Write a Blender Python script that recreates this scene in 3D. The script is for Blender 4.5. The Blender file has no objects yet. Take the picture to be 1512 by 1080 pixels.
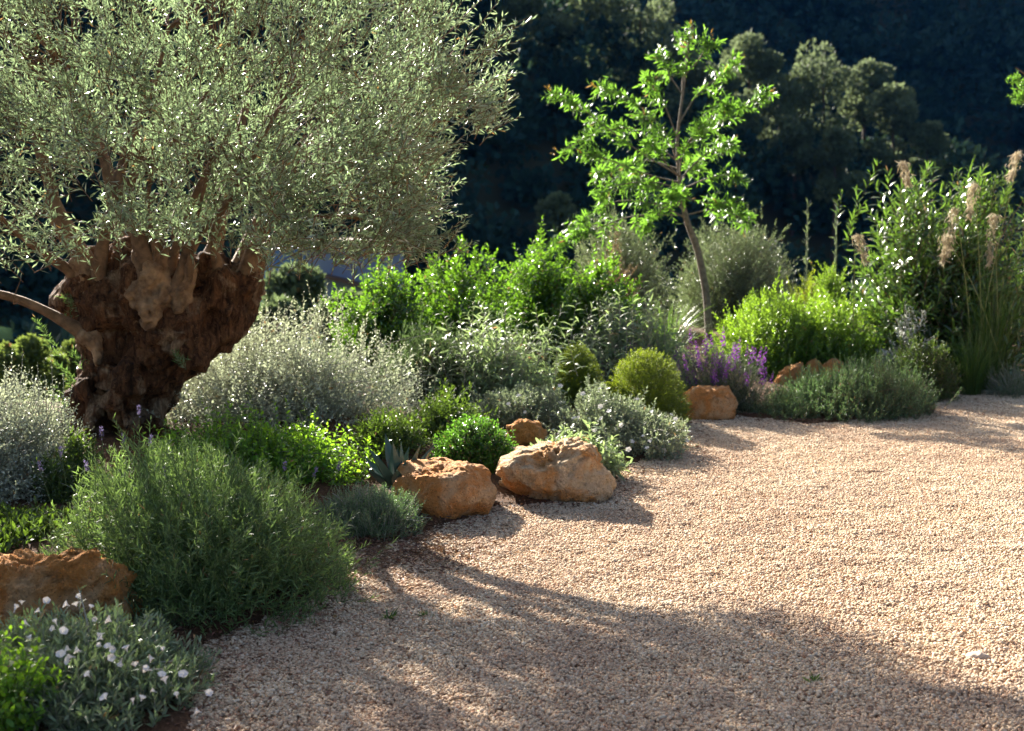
import bpy, math, random
import numpy as np
from mathutils import Vector

scene = bpy.context.scene
COL = scene.collection
PI = math.pi

# ------------------------------------------------------------------ camera
F = 1890.0                      # focal length in photo pixels (1512 wide)
CAMZ = 1.6
TILT = math.atan((540 - 330) / F)
cam_d = bpy.data.cameras.new("camera")
cam = bpy.data.objects.new("camera", cam_d)
COL.objects.link(cam)
cam.location = (0, 0, CAMZ)
cam.rotation_euler = (PI / 2 - TILT, 0, 0)
cam_d.sensor_width = 36
cam_d.lens = 36 * F / 1512
cam_d.clip_end = 3000
cam_d.dof.use_dof = True
cam_d.dof.focus_distance = 6.2
cam_d.dof.aperture_fstop = 3.2
scene.camera = cam

# ------------------------------------------------------------------ light
SUN_EL = math.radians(23.5)
SUN_AZ = math.radians(-26)      # measured from +Y towards +X: the sun stands behind, to the left
to_sun = Vector((math.sin(SUN_AZ) * math.cos(SUN_EL), math.cos(SUN_AZ) * math.cos(SUN_EL), math.sin(SUN_EL)))
w = bpy.data.worlds.new("World")
scene.world = w
w.use_nodes = True
nt = w.node_tree
sky = nt.nodes.new("ShaderNodeTexSky")
sky.sky_type = 'NISHITA'
sky.sun_disc = False
sky.sun_elevation = SUN_EL
sky.sun_rotation = SUN_AZ
sky.altitude = 200
sky.air_density = 0.7
sky.dust_density = 5.0
sky.ozone_density = 0.6
nt.links.new(sky.outputs[0], nt.nodes["Background"].inputs[0])
nt.nodes["Background"].inputs[1].default_value = 0.052
sun_d = bpy.data.lights.new("sun", 'SUN')
sun = bpy.data.objects.new("sun", sun_d)
COL.objects.link(sun)
sun_d.energy = 5.0
sun_d.angle = math.radians(0.5)
sun_d.color = (1.0, 0.94, 0.83)
sun.rotation_euler = to_sun.to_track_quat('Z', 'Y').to_euler()
sun.location = (-20, 30, 30)
scene.view_settings.view_transform = 'Standard'
scene.view_settings.look = 'None'
scene.view_settings.gamma = 1
scene.view_settings.exposure = 2.48
scene.cycles.max_bounces = 8
scene.cycles.diffuse_bounces = 4
scene.cycles.transmission_bounces = 4

# ------------------------------------------------------------------ helpers
CT, ST = math.cos(TILT), math.sin(TILT)


def at(px, py, Y):
    x, y = (px - 756) / F, (540 - py) / F
    d = (x, CT + y * ST, -ST + y * CT)
    t = Y / d[1]
    return np.array((d[0] * t, Y, CAMZ + d[2] * t))


def gnd(px, py, z=0.0):
    x, y = (px - 756) / F, (540 - py) / F
    d = (x, CT + y * ST, -ST + y * CT)
    t = (z - CAMZ) / d[2]
    return np.array((d[0] * t, d[1] * t, z))


def nrm(a):
    return a / np.maximum(np.linalg.norm(a, axis=-1, keepdims=True), 1e-9)


def _hash(i, j, k, seed):
    h = (i * 374761393 + j * 668265263 + k * 2147483647 + seed * 1274126177) & 0xFFFFFFFF
    h = ((h ^ (h >> 13)) * 1274126177) & 0xFFFFFFFF
    h = ((h ^ (h >> 16)) * 2246822519) & 0xFFFFFFFF
    return ((h ^ (h >> 15)) & 0xFFFF) / 32767.5 - 1.0


def vnoise(p, seed=0):
    p = np.asarray(p, float)
    i = np.floor(p).astype(np.int64)
    f = p - i
    f = f * f * (3 - 2 * f)
    out = 0
    for dx in (0, 1):
        for dy in (0, 1):
            for dz in (0, 1):
                wgt = (f[..., 0] if dx else 1 - f[..., 0]) * (f[..., 1] if dy else 1 - f[..., 1]) * (f[..., 2] if dz else 1 - f[..., 2])
                out = out + wgt * _hash(i[..., 0] + dx, i[..., 1] + dy, i[..., 2] + dz, seed)
    return out


def fbm(p, seed=0, o=4, gain=0.5):
    p = np.asarray(p, float)
    a, s = 1.0, 0
    for k in range(o):
        s = s + a * vnoise(p, seed + k * 17)
        p = p * 2.03 + 3.1
        a *= gain
    return s


class MB:
    """Collects triangles with a per-vertex age."""

    def __init__(self):
        self.V, self.T, self.A, self.n = [], [], [], 0

    def add(self, V, T, A=None):
        V = np.asarray(V, np.float32).reshape(-1, 3)
        T = np.asarray(T, np.int64).reshape(-1, 3)
        self.V.append(V)
        self.T.append(T + self.n)
        self.A.append(np.zeros(len(V), np.float32) if A is None else np.broadcast_to(np.asarray(A, np.float32), (len(V),)))
        self.n += len(V)

    def mesh(self, name, loc=(0, 0, 0), smooth=False):
        V = np.concatenate(self.V) - np.asarray(loc, np.float32)
        T = np.concatenate(self.T).astype(np.int32)
        A = np.concatenate(self.A)
        smooth = smooth or name in ("foliage", "crown")
        me = bpy.data.meshes.new(name)
        me.vertices.add(len(V))
        me.vertices.foreach_set("co", V.astype(np.float32).ravel())
        me.loops.add(len(T) * 3)
        me.loops.foreach_set("vertex_index", T.ravel())
        me.polygons.add(len(T))
        me.polygons.foreach_set("loop_start", np.arange(0, len(T) * 3, 3, dtype=np.int32))
        me.polygons.foreach_set("loop_total", np.full(len(T), 3, np.int32))
        me.polygons.foreach_set("use_smooth", np.full(len(T), smooth, bool))
        me.update(calc_edges=True)
        at_ = me.attributes.new("age", 'FLOAT', 'POINT')
        at_.data.foreach_set("value", A.astype(np.float32))
        return me


def link(name, me, mat, parent=None):
    o = bpy.data.objects.new(name, me)
    COL.objects.link(o)
    if mat is not None and not me.materials:
        me.materials.append(mat)
    o.parent = parent
    return o


def part2(name, pairs, root):
    """one mesh made of several (MB, material) pairs"""
    b = MB()
    cnt = []
    for mb, _ in pairs:
        V, T, A = np.concatenate(mb.V), np.concatenate(mb.T), np.concatenate(mb.A)
        b.add(V, T, A)
        cnt.append(len(T))
    me = b.mesh(name, root.location)
    for _, m_ in pairs:
        me.materials.append(m_)
    me.polygons.foreach_set("material_index", np.repeat(np.arange(len(pairs)), cnt).astype(np.int32))
    return link(name, me, None, root)


def part(name, mb, mat, root, smooth=False, label=None):
    o = link(name, mb.mesh(name, root.location, smooth), mat, root)
    if label:
        o["label"] = label
    return o


def tag(o, label, cat, group=None, kind=None):
    o["label"] = label
    o["category"] = cat
    if group:
        o["group"] = group
    if kind:
        o["kind"] = kind
    return o


def thing(name, loc, label, cat, group=None):
    o = bpy.data.objects.new(name, None)
    o.empty_display_size = 0.1
    COL.objects.link(o)
    o.location = tuple(float(v) for v in loc)
    return tag(o, label, cat, group)


def struct(name, mb, mat, smooth=True):
    o = link(name, mb.mesh(name, (0, 0, 0), smooth), mat)
    o["kind"] = "structure"
    return o


def frame(D):
    ref = np.where(np.abs(D[..., 2:3]) > 0.9, np.array((1.0, 0, 0)), np.array((0, 0, 1.0)))
    U = nrm(np.cross(D, ref))
    return U, np.cross(D, U)


def leaves(b, P, D, N, ln, lw, curve=0.12, fold=0.2, kind='q', age=0.0):
    M = len(P)
    D = nrm(D)
    S = nrm(np.cross(D, N))
    N = np.cross(S, D)
    ln = np.broadcast_to(np.asarray(ln, float), (M,))[:, None]
    lw = np.broadcast_to(np.asarray(lw, float), (M,))[:, None]
    cv = np.broadcast_to(np.asarray(curve, float), (M,))[:, None]
    age = np.broadcast_to(np.asarray(age, np.float32), (M,))
    if kind == 'q':
        mid = P + D * ln * 0.48 - N * cv * ln * 0.2 + N * fold * lw
        V = np.stack([P, mid + S * lw / 2, P + D * ln - N * cv * ln, mid - S * lw / 2], 1)
        T = np.array([[0, 1, 2], [0, 2, 3]])
    else:
        def st(t):
            return P + D * ln * (t - 0.3 * cv * t * t) - N * cv * ln * t * t
        a, c, e = st(0.28), st(0.66), st(1.0)
        V = np.stack([P, a + S * lw * 0.42 + N * fold * lw * .6, a - S * lw * 0.42 + N * fold * lw * .6,
                      c + S * lw * 0.38 + N * fold * lw * .6, c - S * lw * 0.38 + N * fold * lw * .6, e, a, c], 1)
        T = np.array([[0, 1, 6], [0, 6, 2], [1, 3, 7], [1, 7, 6], [6, 7, 4], [6, 4, 2], [3, 5, 7], [7, 5, 4]])
    k = V.shape[1]
    TT = (T[None] + (np.arange(M) * k)[:, None, None]).reshape(-1, 3)
    b.add(V.reshape(-1, 3), TT, np.repeat(age, k))


def tubes(b, PT, rad, sides=3, age=0.0):
    """PT (N,k,3) polylines, rad (N,k) radii"""
    PT = np.asarray(PT, float)
    N, k, _ = PT.shape
    rad = np.broadcast_to(np.asarray(rad, float), (N, k))
    D = nrm(np.gradient(PT, axis=1))
    Dm = nrm(PT[:, -1] - PT[:, 0])
    U, W = frame(Dm)
    U = np.broadcast_to(U[:, None], D.shape)
    U = nrm(U - D * (U * D).sum(-1, keepdims=True))
    W = np.cross(D, U)
    ang = np.arange(sides) * 2 * PI / sides
    R = U[:, :, None] * np.cos(ang)[None, None, :, None] + W[:, :, None] * np.sin(ang)[None, None, :, None]
    V = PT[:, :, None] + R * rad[:, :, None, None]
    T = []
    for i in range(k - 1):
        for s in range(sides):
            s2 = (s + 1) % sides
            p, q, r, t = i * sides + s, i * sides + s2, (i + 1) * sides + s2, (i + 1) * sides + s
            T += [[p, q, r], [p, r, t]]
    T = np.array(T)
    n = k * sides
    TT = (T[None] + (np.arange(N) * n)[:, None, None]).reshape(-1, 3)
    b.add(V.reshape(-1, 3), TT, age)


def smoothline(pts, n):
    """Catmull-Rom through pts -> n points"""
    P = np.asarray(pts, float)
    P = np.vstack([2 * P[0] - P[1], P, 2 * P[-1] - P[-2]])
    m = len(P) - 3
    out = []
    for t in np.linspace(0, m - 1e-6, n):
        i = int(t)
        f = t - i
        a, b_, c, d = P[i], P[i + 1], P[i + 2], P[i + 3]
        out.append(0.5 * ((2 * b_) + (c - a) * f + (2 * a - 5 * b_ + 4 * c - d) * f * f + (3 * b_ - a - 3 * c + d) * f ** 3))
    return np.array(out)


def twigs(b, rng, tips, dirs, L, n, ll, lw, ang=0.8, t0=0.1, jit=0.25, bend=0.0, curve=0.12, fold=0.2,
          kind='q', tipscale=0.7, sb=None, srad=0.0012, roll=0.5, angtip=0.5, opposite=False, disti=False):
    """leafy twigs ending at tips; bend > 0 sags, < 0 turns upward"""
    N = len(tips)
    L = np.broadcast_to(np.asarray(L, float), (N,)) * rng.uniform(0.75, 1.25, N)
    dirs = nrm(dirs)
    U, W = frame(dirs)
    base = tips - dirs * L[:, None]
    t = np.linspace(t0, 1, n)[None] + rng.uniform(-.4, .4, (N, n)) / n
    t = np.clip(t, 0, 1.0)

    def pos(t):
        return base[:, None] + dirs[:, None] * (L[:, None] * t)[..., None] - np.array((0, 0, 1.0)) * (bend * L[:, None] * t * t)[..., None]
    P = pos(t)
    k = np.arange(n)[None]
    if disti:
        phi = k * PI + rng.uniform(0, 6.28, (N, 1))
    elif opposite:
        phi = (k % 2) * PI + (k // 2) * (PI / 2) + rng.uniform(0, 6.28, (N, 1))
    else:
        phi = k * 2.4 + rng.uniform(0, 6.28, (N, 1))
    phi = phi + rng.normal(0, 0.3, (N, n))
    R = U[:, None] * np.cos(phi)[..., None] + W[:, None] * np.sin(phi)[..., None]
    a = (ang * (1 - (1 - angtip) * t ** 2) * rng.uniform(0.75, 1.25, (N, n)))[..., None]
    dd = nrm(dirs[:, None] - np.array((0, 0, 1.0)) * (2 * bend * t)[..., None])
    D = dd * np.cos(a) + R * np.sin(a) + rng.normal(0, jit, (N, n, 3))
    Nn = dd * np.sin(a) - R * np.cos(a) + rng.normal(0, roll, (N, n, 3))
    sc = (1 - (1 - tipscale) * t ** 3) * rng.uniform(0.7, 1.2, (N, n))
    leaves(b, P.reshape(-1, 3), D.reshape(-1, 3), Nn.reshape(-1, 3), (ll * sc).ravel(), (lw * sc).ravel(), curve, fold, kind, t.ravel())
    if sb is not None:
        tt = np.broadcast_to(np.linspace(0, 1, 4)[None], (N, 4))
        tubes(sb, pos(tt), srad * np.array([1.3, 1.1, .9, .5])[None])


def dome(rng, n, c, r, inner=0.6, up=0.4, lump=0.18, zmin=-0.05, seed=0, freq=2.2, spread=0.3, stray=0.06):
    d = nrm(rng.normal(size=(n * 3, 3)))
    d = d[d[:, 2] > zmin][:n]
    u = rng.random(len(d))
    rad = 1 - (1 - inner) * u ** 1.7
    rad = rad * (1 + lump * fbm(d * freq + seed * 7.3, seed, 3))
    rad = np.where(rng.random(len(d)) < stray, rad * rng.uniform(1.05, 1.25, len(d)), rad)
    r = np.asarray(r, float)
    tips = np.asarray(c) + d * r * rad[:, None]
    out = nrm(nrm(d / r) + np.array((0, 0, up)) + rng.normal(0, spread, d.shape))
    return tips, out


def basestems(sb, rng, c, tips, n, r0=0.006, r1=0.002):
    idx = rng.choice(len(tips), min(n, len(tips)), replace=False)
    T = tips[idx]
    c = np.asarray(c, float)
    s = np.linspace(0, 1, 6)[None, :, None]
    b0 = c + np.concatenate([rng.normal(0, .04, (len(T), 2)), np.full((len(T), 1), -0.03)], 1)
    P = b0[:, None] * (1 - s) + T[:, None] * s
    P = P + np.array((0, 0, 1)) * (np.sin(s * PI) * 0.10 * np.linalg.norm(T - c, axis=1)[:, None, None])
    tubes(sb, P, np.linspace(r0, r1, 6)[None])


# ------------------------------------------------------------------ materials
def newmat(name):
    m = bpy.data.materials.new(name)
    m.use_nodes = True
    t = m.node_tree
    t.nodes.clear()
    out = t.nodes.new("ShaderNodeOutputMaterial")
    return m, t, out


def rgb(c):
    return (c[0], c[1], c[2], 1)


def mixc(t, fac, a, b, mode='MIX'):
    n = t.nodes.new("ShaderNodeMix")
    n.data_type = 'RGBA'
    n.blend_type = mode
    n.clamp_factor = True
    for sock, v in ((n.inputs[0], fac), (n.inputs[6], a), (n.inputs[7], b)):
        if hasattr(v, 'links'):
            t.links.new(v, sock)
        elif isinstance(v, (int, float)):
            sock.default_value = v
        else:
            sock.default_value = rgb(v)
    return n.outputs[2]


def mrange(t, v, a, b, c=0.0, d=1.0):
    n = t.nodes.new("ShaderNodeMapRange")
    t.links.new(v, n.inputs[0])
    for i, x in enumerate((a, b, c, d)):
        n.inputs[i + 1].default_value = x
    return n.outputs[0]


def noise(t, scale, detail=4, rough=0.55, vec=None, dist=0.0):
    n = t.nodes.new("ShaderNodeTexNoise")
    n.inputs["Scale"].default_value = scale
    n.inputs["Detail"].default_value = detail
    n.inputs["Roughness"].default_value = rough
    n.inputs["Distortion"].default_value = dist
    if vec is not None:
        t.links.new(vec, n.inputs["Vector"])
    return n.outputs[0]


def coords(t, scale=(1, 1, 1), which="Object"):
    tc = t.nodes.new("ShaderNodeTexCoord")
    mp = t.nodes.new("ShaderNodeMapping")
    mp.inputs["Scale"].default_value = scale
    t.links.new(tc.outputs[which], mp.inputs[0])
    return mp.outputs[0]


def leafmat(name, top, under=None, young=None, tr=(0.2, 0.4, 0.04), fac=0.4, rough=0.4, var=0.5, yp=3.0, spec=0.5, dead=(0.26, 0.16, 0.06), deadp=0.012):
    m, t, out = newmat(name)
    g = t.nodes.new("ShaderNodeNewGeometry")
    rnd = g.outputs["Random Per Island"]
    c = top
    if young is not None:
        a = t.nodes.new("ShaderNodeAttribute")
        a.attribute_name = "age"
        pw = t.nodes.new("ShaderNodeMath")
        pw.operation = 'POWER'
        t.links.new(a.outputs["Fac"], pw.inputs[0])
        pw.inputs[1].default_value = yp
        c = mixc(t, pw.outputs[0], top, young)
    v = mrange(t, rnd, 0, 1, 1 - var, 1 + var)
    hsv = t.nodes.new("ShaderNodeHueSaturation")
    if hasattr(c, 'links'):
        t.links.new(c, hsv.inputs["Color"])
    else:
        hsv.inputs["Color"].default_value = rgb(c)
    t.links.new(v, hsv.inputs["Value"])
    # an unrelated random number for the hue
    wn = t.nodes.new("ShaderNodeTexWhiteNoise")
    wn.noise_dimensions = '1D'
    t.links.new(rnd, wn.inputs["W"])
    t.links.new(mrange(t, wn.outputs[0], 0, 1, 0.475, 0.52), hsv.inputs["Hue"])
    c = hsv.outputs[0]
    tcol = mixc(t, 1.0, tr, mixc(t, v, (0, 0, 0), (1, 1, 1)), 'MULTIPLY')
    if dead is not None:
        dm = mrange(t, wn.outputs[0], 1 - deadp - 0.001, 1 - deadp)
        c = mixc(t, dm, c, dead)
        tcol = mixc(t, dm, tcol, dead)
    if under is not None:
        c = mixc(t, g.outputs["Backfacing"], c, under)
    p = t.nodes.new("ShaderNodeBsdfPrincipled")
    t.links.new(c, p.inputs["Base Color"])
    p.inputs["Roughness"].default_value = rough
    p.inputs["Specular IOR Level"].default_value = spec
    tl = t.nodes.new("ShaderNodeBsdfTranslucent")
    t.links.new(tcol, tl.inputs[0])
    mx = t.nodes.new("ShaderNodeMixShader")
    mx.inputs[0].default_value = fac
    t.links.new(p.outputs[0], mx.inputs[1])
    t.links.new(tl.outputs[0], mx.inputs[2])
    t.links.new(mx.outputs[0], out.inputs[0])
    return m


def plain(name, col, rough=0.8, col2=None, scale=20.0, bump=0.0, spec=0.3):
    m, t, out = newmat(name)
    p = t.nodes.new("ShaderNodeBsdfPrincipled")
    p.inputs["Roughness"].default_value = rough
    p.inputs["Specular IOR Level"].default_value = spec
    vec = coords(t)
    n = noise(t, scale, 5, 0.6, vec)
    c = mixc(t, mrange(t, n, 0.35, 0.65), col, col2 or tuple(x * 0.6 for x in col))
    t.links.new(c, p.inputs["Base Color"])
    if bump:
        b = t.nodes.new("ShaderNodeBump")
        b.inputs["Strength"].default_value = bump
        b.inputs["Distance"].default_value = 0.02
        t.links.new(n, b.inputs["Height"])
        t.links.new(b.outputs[0], p.inputs["Normal"])
    t.links.new(p.outputs[0], out.inputs[0])
    return m


def rockmat(name, orange, pale, dark, pale_lo=0.48):
    m, t, out = newmat(name)
    p = t.nodes.new("ShaderNodeBsdfPrincipled")
    p.inputs["Roughness"].default_value = 0.9
    p.inputs["Specular IOR Level"].default_value = 0.2
    vec = coords(t)
    n1 = noise(t, 5.5, 6, 0.62, vec, 0.6)
    n2 = noise(t, 22, 6, 0.7, vec, 0.3)
    n3 = noise(t, 95, 4, 0.7, vec)
    n4 = noise(t, 11, 5, 0.65, vec, 1.0)
    c = mixc(t, mrange(t, n1, pale_lo, pale_lo + 0.16), orange, pale)
    c = mixc(t, mrange(t, n2, 0.50, 0.66, 0, 0.45), c, tuple(x * 0.55 for x in orange))
    c = mixc(t, mrange(t, n4, 0.58, 0.72, 0, 0.85), c, dark)
    c = mixc(t, mrange(t, n3, 0.57, 0.68, 0, 0.85), c, dark)
    c = mixc(t, mrange(t, n3, 0.44, 0.28, 0, 0.5), c, tuple(min(1, x * 1.25) for x in pale))
    t.links.new(c, p.inputs["Base Color"])
    b = t.nodes.new("ShaderNodeBump")
    b.inputs["Strength"].default_value = 1.0
    b.inputs["Distance"].default_value = 0.035
    ad = t.nodes.new("ShaderNodeMath")
    ad.operation = 'ADD'
    t.links.new(mrange(t, n2, 0.3, 0.7), ad.inputs[0])
    t.links.new(mrange(t, n3, 0.62, 0.3, 0, 0.45), ad.inputs[1])
    t.links.new(ad.outputs[0], b.inputs["Height"])
    t.links.new(b.outputs[0], p.inputs["Normal"])
    t.links.new(p.outputs[0], out.inputs[0])
    return m


# ------------------------------------------------------------------ ground
edge_px = [(310, 1085), (300, 1000), (312, 950), (405, 918), (480, 880), (512, 822), (620, 793), (660, 778), (740, 752),
           (905, 738), (925, 695), (1012, 655), (1015, 622), (1090, 617), (1200, 628), (1385, 612), (1400, 580), (1512, 572)]
E = [gnd(*p)[:2] for p in edge_px]
E = np.array([(-2.2, -9), (-1.5, 1.5), (-1.1, 3.2)] + [tuple(e) for e in E] + [(7.5, 12.9), (16, 14)])
GP = np.vstack([E, [(16, -9)]])      # gravel polygon


def sdist(X, Y):
    """distance to the bed edge; positive in the bed, negative on the gravel"""
    P = np.stack([X, Y], -1)
    d = np.full(X.shape, 1e9)
    for a, b in zip(E[:-1], E[1:]):
        ab = b - a
        tt = np.clip(((P - a) @ ab) / (ab @ ab), 0, 1)
        d = np.minimum(d, np.linalg.norm(P - a - tt[..., None] * ab, axis=-1))
    ins = np.zeros(X.shape, bool)
    n = len(GP)
    for i in range(n):
        x1, y1 = GP[i]
        x2, y2 = GP[(i + 1) % n]
        c = ((y1 > Y) != (y2 > Y))
        xi = (x2 - x1) * (Y - y1) / (y2 - y1 + 1e-12) + x1
        ins ^= c & (X < xi)
    return np.where(ins, -d, d)


def sm(x, a, b):
    t = np.clip((x - a) / (b - a), 0, 1)
    return t * t * (3 - 2 * t)


def ground_z(X, Y):
    X, Y = np.asarray(X, float), np.asarray(Y, float)
    s = sdist(X, Y)
    z = -0.035 + 0.06 * sm(s, -0.06, 0.10) + 0.17 * sm(s, 0.0, 2.5)
    p = np.stack([X, Y, 0 * X], -1)
    z = z + 0.03 * fbm(p * 2.5, 5, 3) * sm(s, 0.02, 0.3)
    y0 = np.interp(X, [-4.5, -2.3, -1.2, 0.5, 4], [9.2, 9.9, 11.5, 15.5, 19])
    z = z - 4.5 * sm(Y, y0, y0 + 14) - 13 * sm(Y, 34, 90)
    return z


def gz(x, y):
    return float(ground_z(np.array([x]), np.array([y]))[0])


def grid(xs, ys, zf, b):
    X, Y = np.meshgrid(xs, ys)
    Z = zf(X, Y)
    V = np.stack([X, Y, Z], -1).reshape(-1, 3)
    nx, ny = len(xs), len(ys)
    i = (np.arange(ny - 1)[:, None] * nx + np.arange(nx - 1)[None]).ravel()
    T = np.concatenate([np.stack([i, i + 1, i + nx + 1], 1), np.stack([i, i + nx + 1, i + nx], 1)])
    b.add(V, T)


def soilmat():
    m, t, out = newmat("soil")
    p = t.nodes.new("ShaderNodeBsdfPrincipled")
    p.inputs["Roughness"].default_value = 0.95
    p.inputs["Specular IOR Level"].default_value = 0.1
    vec = coords(t)
    n1, n2 = noise(t, 3, 6, 0.6, vec), noise(t, 60, 5, 0.7, vec)
    c = mixc(t, mrange(t, n2, 0.4, 0.65), (0.055, 0.03, 0.018), (0.14, 0.075, 0.042))
    c = mixc(t, mrange(t, n1, 0.5, 0.65, 0, 0.7), c, (0.10, 0.05, 0.028))
    sx = t.nodes.new("ShaderNodeSeparateXYZ")
    t.links.new(vec, sx.inputs[0])
    c = mixc(t, mrange(t, sx.outputs[1], 17, 24), c, mixc(t, n1, (0.035, 0.05, 0.015), (0.07, 0.09, 0.03)))
    t.links.new(c, p.inputs["Base Color"])
    b = t.nodes.new("ShaderNodeBump")
    b.inputs["Strength"].default_value = 0.8
    b.inputs["Distance"].default_value = 0.03
    t.links.new(n2, b.inputs["Height"])
    t.links.new(b.outputs[0], p.inputs["Normal"])
    t.links.new(p.outputs[0], out.inputs[0])
    return m


def gravelmat(island):
    m, t, out = newmat("gravel_stone" if island else "gravel_base")
    p = t.nodes.new("ShaderNodeBsdfPrincipled")
    p.inputs["Roughness"].default_value = 0.85
    p.inputs["Specular IOR Level"].default_value = 0.25
    g = t.nodes.new("ShaderNodeNewGeometry")
    if island:
        r = t.nodes.new("ShaderNodeValToRGB")
        cr = r.color_ramp
        cr.interpolation = 'LINEAR'
        stops = [(0.0, (0.24, 0.13, 0.075)), (0.08, (0.43, 0.28, 0.175)), (0.35, (0.55, 0.405, 0.262)), (0.7, (0.61, 0.475, 0.32)),
                 (0.93, (0.72, 0.60, 0.45)), (1.0, (0.54, 0.26, 0.13))]
        cr.elements[0].position, cr.elements[0].color = stops[0][0], rgb(stops[0][1])
        cr.elements[1].position, cr.elements[1].color = stops[-1][0], rgb(stops[-1][1])
        for s, c_ in stops[1:-1]:
            e = cr.elements.new(s)
            e.color = rgb(c_)
        t.links.new(g.outputs["Random Per Island"], r.inputs[0])
        c = r.outputs[0]
    else:
        c = (0.30, 0.19, 0.13)
    n = noise(t, 1.7, 5, 0.6, g.outputs["Position"])
    c = mixc(t, mrange(t, n, 0.40, 0.62, 0, 0.5), c, (0.40, 0.265, 0.18))
    n2 = noise(t, 0.55, 3, 0.5, g.outputs["Position"])
    c = mixc(t, mrange(t, n2, 0.5, 0.62, 0, 0.35), c, (0.62, 0.50, 0.36))
    t.links.new(c, p.inputs["Base Color"])
    t.links.new(p.outputs[0], out.inputs[0])
    return m


xs = np.concatenate([np.linspace(-90, -7, 40), np.arange(-6.8, 9, 0.07), np.linspace(9.3, 90, 40)])
ys = np.concatenate([np.linspace(-10, 2, 14), np.arange(2.2, 15, 0.07), np.linspace(15.3, 100, 70)])
b = MB()
grid(xs, ys, ground_z, b)
struct("ground", b, soilmat())
b = MB()
gx = np.linspace(-3.5, 16, 60)
gy = np.linspace(-9, 14, 70)
grid(gx, gy, lambda X, Y: 0 * X - 0.012 - 0.3 * sm(sdist(X, Y), 0.25, 0.9), b)
struct("gravel_path", b, gravelmat(False))

# gravel: one stuff object, one square metre of real stones laid out over the path by a node group
rng = np.random.default_rng(3)
b = MB()
gphi = (1 + 5 ** .5) / 2
icov = nrm(np.array([(-1, gphi, 0), (1, gphi, 0), (-1, -gphi, 0), (1, -gphi, 0), (0, -1, gphi), (0, 1, gphi), (0, -1, -gphi), (0, 1, -gphi), (gphi, 0, -1), (gphi, 0, 1), (-gphi, 0, -1), (-gphi, 0, 1)]))
icot = np.array([(0, 11, 5), (0, 5, 1), (0, 1, 7), (0, 7, 10), (0, 10, 11), (1, 5, 9), (5, 11, 4), (11, 10, 2), (10, 7, 6), (7, 1, 8),
                 (3, 9, 4), (3, 4, 2), (3, 2, 6), (3, 6, 8), (3, 8, 9), (4, 9, 5), (2, 4, 11), (6, 2, 10), (8, 6, 7), (9, 8, 1)])
n = 23500
r = np.clip(rng.lognormal(math.log(0.0044), 0.34, n), 0.002, 0.0078)
ctr = np.stack([rng.uniform(-.5, .5, n), rng.uniform(-.5, .5, n), rng.uniform(-0.006, 0.006, n)], 1)
ctr[:, 2] += 0.006 * fbm(np.concatenate([ctr[:, :2] * 9, np.zeros((n, 1))], 1), 9, 2)
Q = nrm(rng.normal(size=(n, 3)))
U, W = frame(Q)
R = np.stack([U, W, Q], 2)
vv = icov[None] * rng.uniform(0.72, 1.3, (n, 1, 3)) * rng.uniform(0.82, 1.16, (n, 12, 1))
vv = np.einsum('nij,nkj->nki', R, vv) * r[:, None, None] * np.array((1.1, 1.1, 0.85))
b.add((vv + ctr[:, None]).reshape(-1, 3), (icot[None] + (np.arange(n) * 12)[:, None, None]).reshape(-1, 3))
me = b.mesh("gravel", smooth=True)
me.materials.append(gravelmat(True))
grav = link("gravel", me, None)
grav["kind"] = "stuff"
ng = bpy.data.node_groups.new("lay_gravel", 'GeometryNodeTree')
ng.interface.new_socket("Geometry", in_out='INPUT', socket_type='NodeSocketGeometry')
ng.interface.new_socket("Geometry", in_out='OUTPUT', socket_type='NodeSocketGeometry')
gi, go = ng.nodes.new("NodeGroupInput"), ng.nodes.new("NodeGroupOutput")
mg = ng.nodes.new("GeometryNodeMeshGrid")
NX, NY = 13, 14
mg.inputs["Size X"].default_value = (NX - 1) * 0.97
mg.inputs["Size Y"].default_value = (NY - 1) * 0.97
mg.inputs["Vertices X"].default_value = NX
mg.inputs["Vertices Y"].default_value = NY
tr_ = ng.nodes.new("GeometryNodeTransform")
tr_.inputs["Translation"].default_value = (3.3, 7.2, 0)
iop = ng.nodes.new("GeometryNodeInstanceOnPoints")
rv = ng.nodes.new("FunctionNodeRandomValue")
rv.data_type = 'INT'
for s in rv.inputs:
    if s.type == 'INT' and s.name == 'Min':
        s.default_value = 0
    if s.type == 'INT' and s.name == 'Max':
        s.default_value = 3
mt = ng.nodes.new("ShaderNodeMath")
mt.operation = 'MULTIPLY'
mt.inputs[1].default_value = PI / 2
cx = ng.nodes.new("ShaderNodeCombineXYZ")
L_ = ng.links.new
L_(mg.outputs["Mesh"], tr_.inputs["Geometry"])
L_(tr_.outputs[0], iop.inputs["Points"])
L_(gi.outputs[0], iop.inputs["Instance"])
L_([s for s in rv.outputs if s.type == 'INT'][0], mt.inputs[0])
L_(mt.outputs[0], cx.inputs[2])
L_(cx.outputs[0], iop.inputs["Rotation"])
L_(iop.outputs[0], go.inputs[0])
md = grav.modifiers.new("lay", 'NODES')
md.node_group = ng

# ------------------------------------------------------------------ far land
def ridge_z(X, Y):
    # the spur across the valley: its crest falls towards +X
    crest = np.interp(X, [-120, -20, 4, 20, 42, 75, 130], [26, 24, 19, 12.5, 4, -6, -16])
    yc = 128 + 0.12 * X
    up = sm(Y, yc - 38, yc)
    dn = sm(Y, yc, yc + 40)
    p = np.stack([X, Y, 0 * X], -1) / 22
    return -19 + (crest + 19) * np.clip((Y - (yc - 36)) / 36, 0, 1) ** 0.9 * (1 - 0.5 * dn) + 2.0 * fbm(p, 4, 3)


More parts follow.
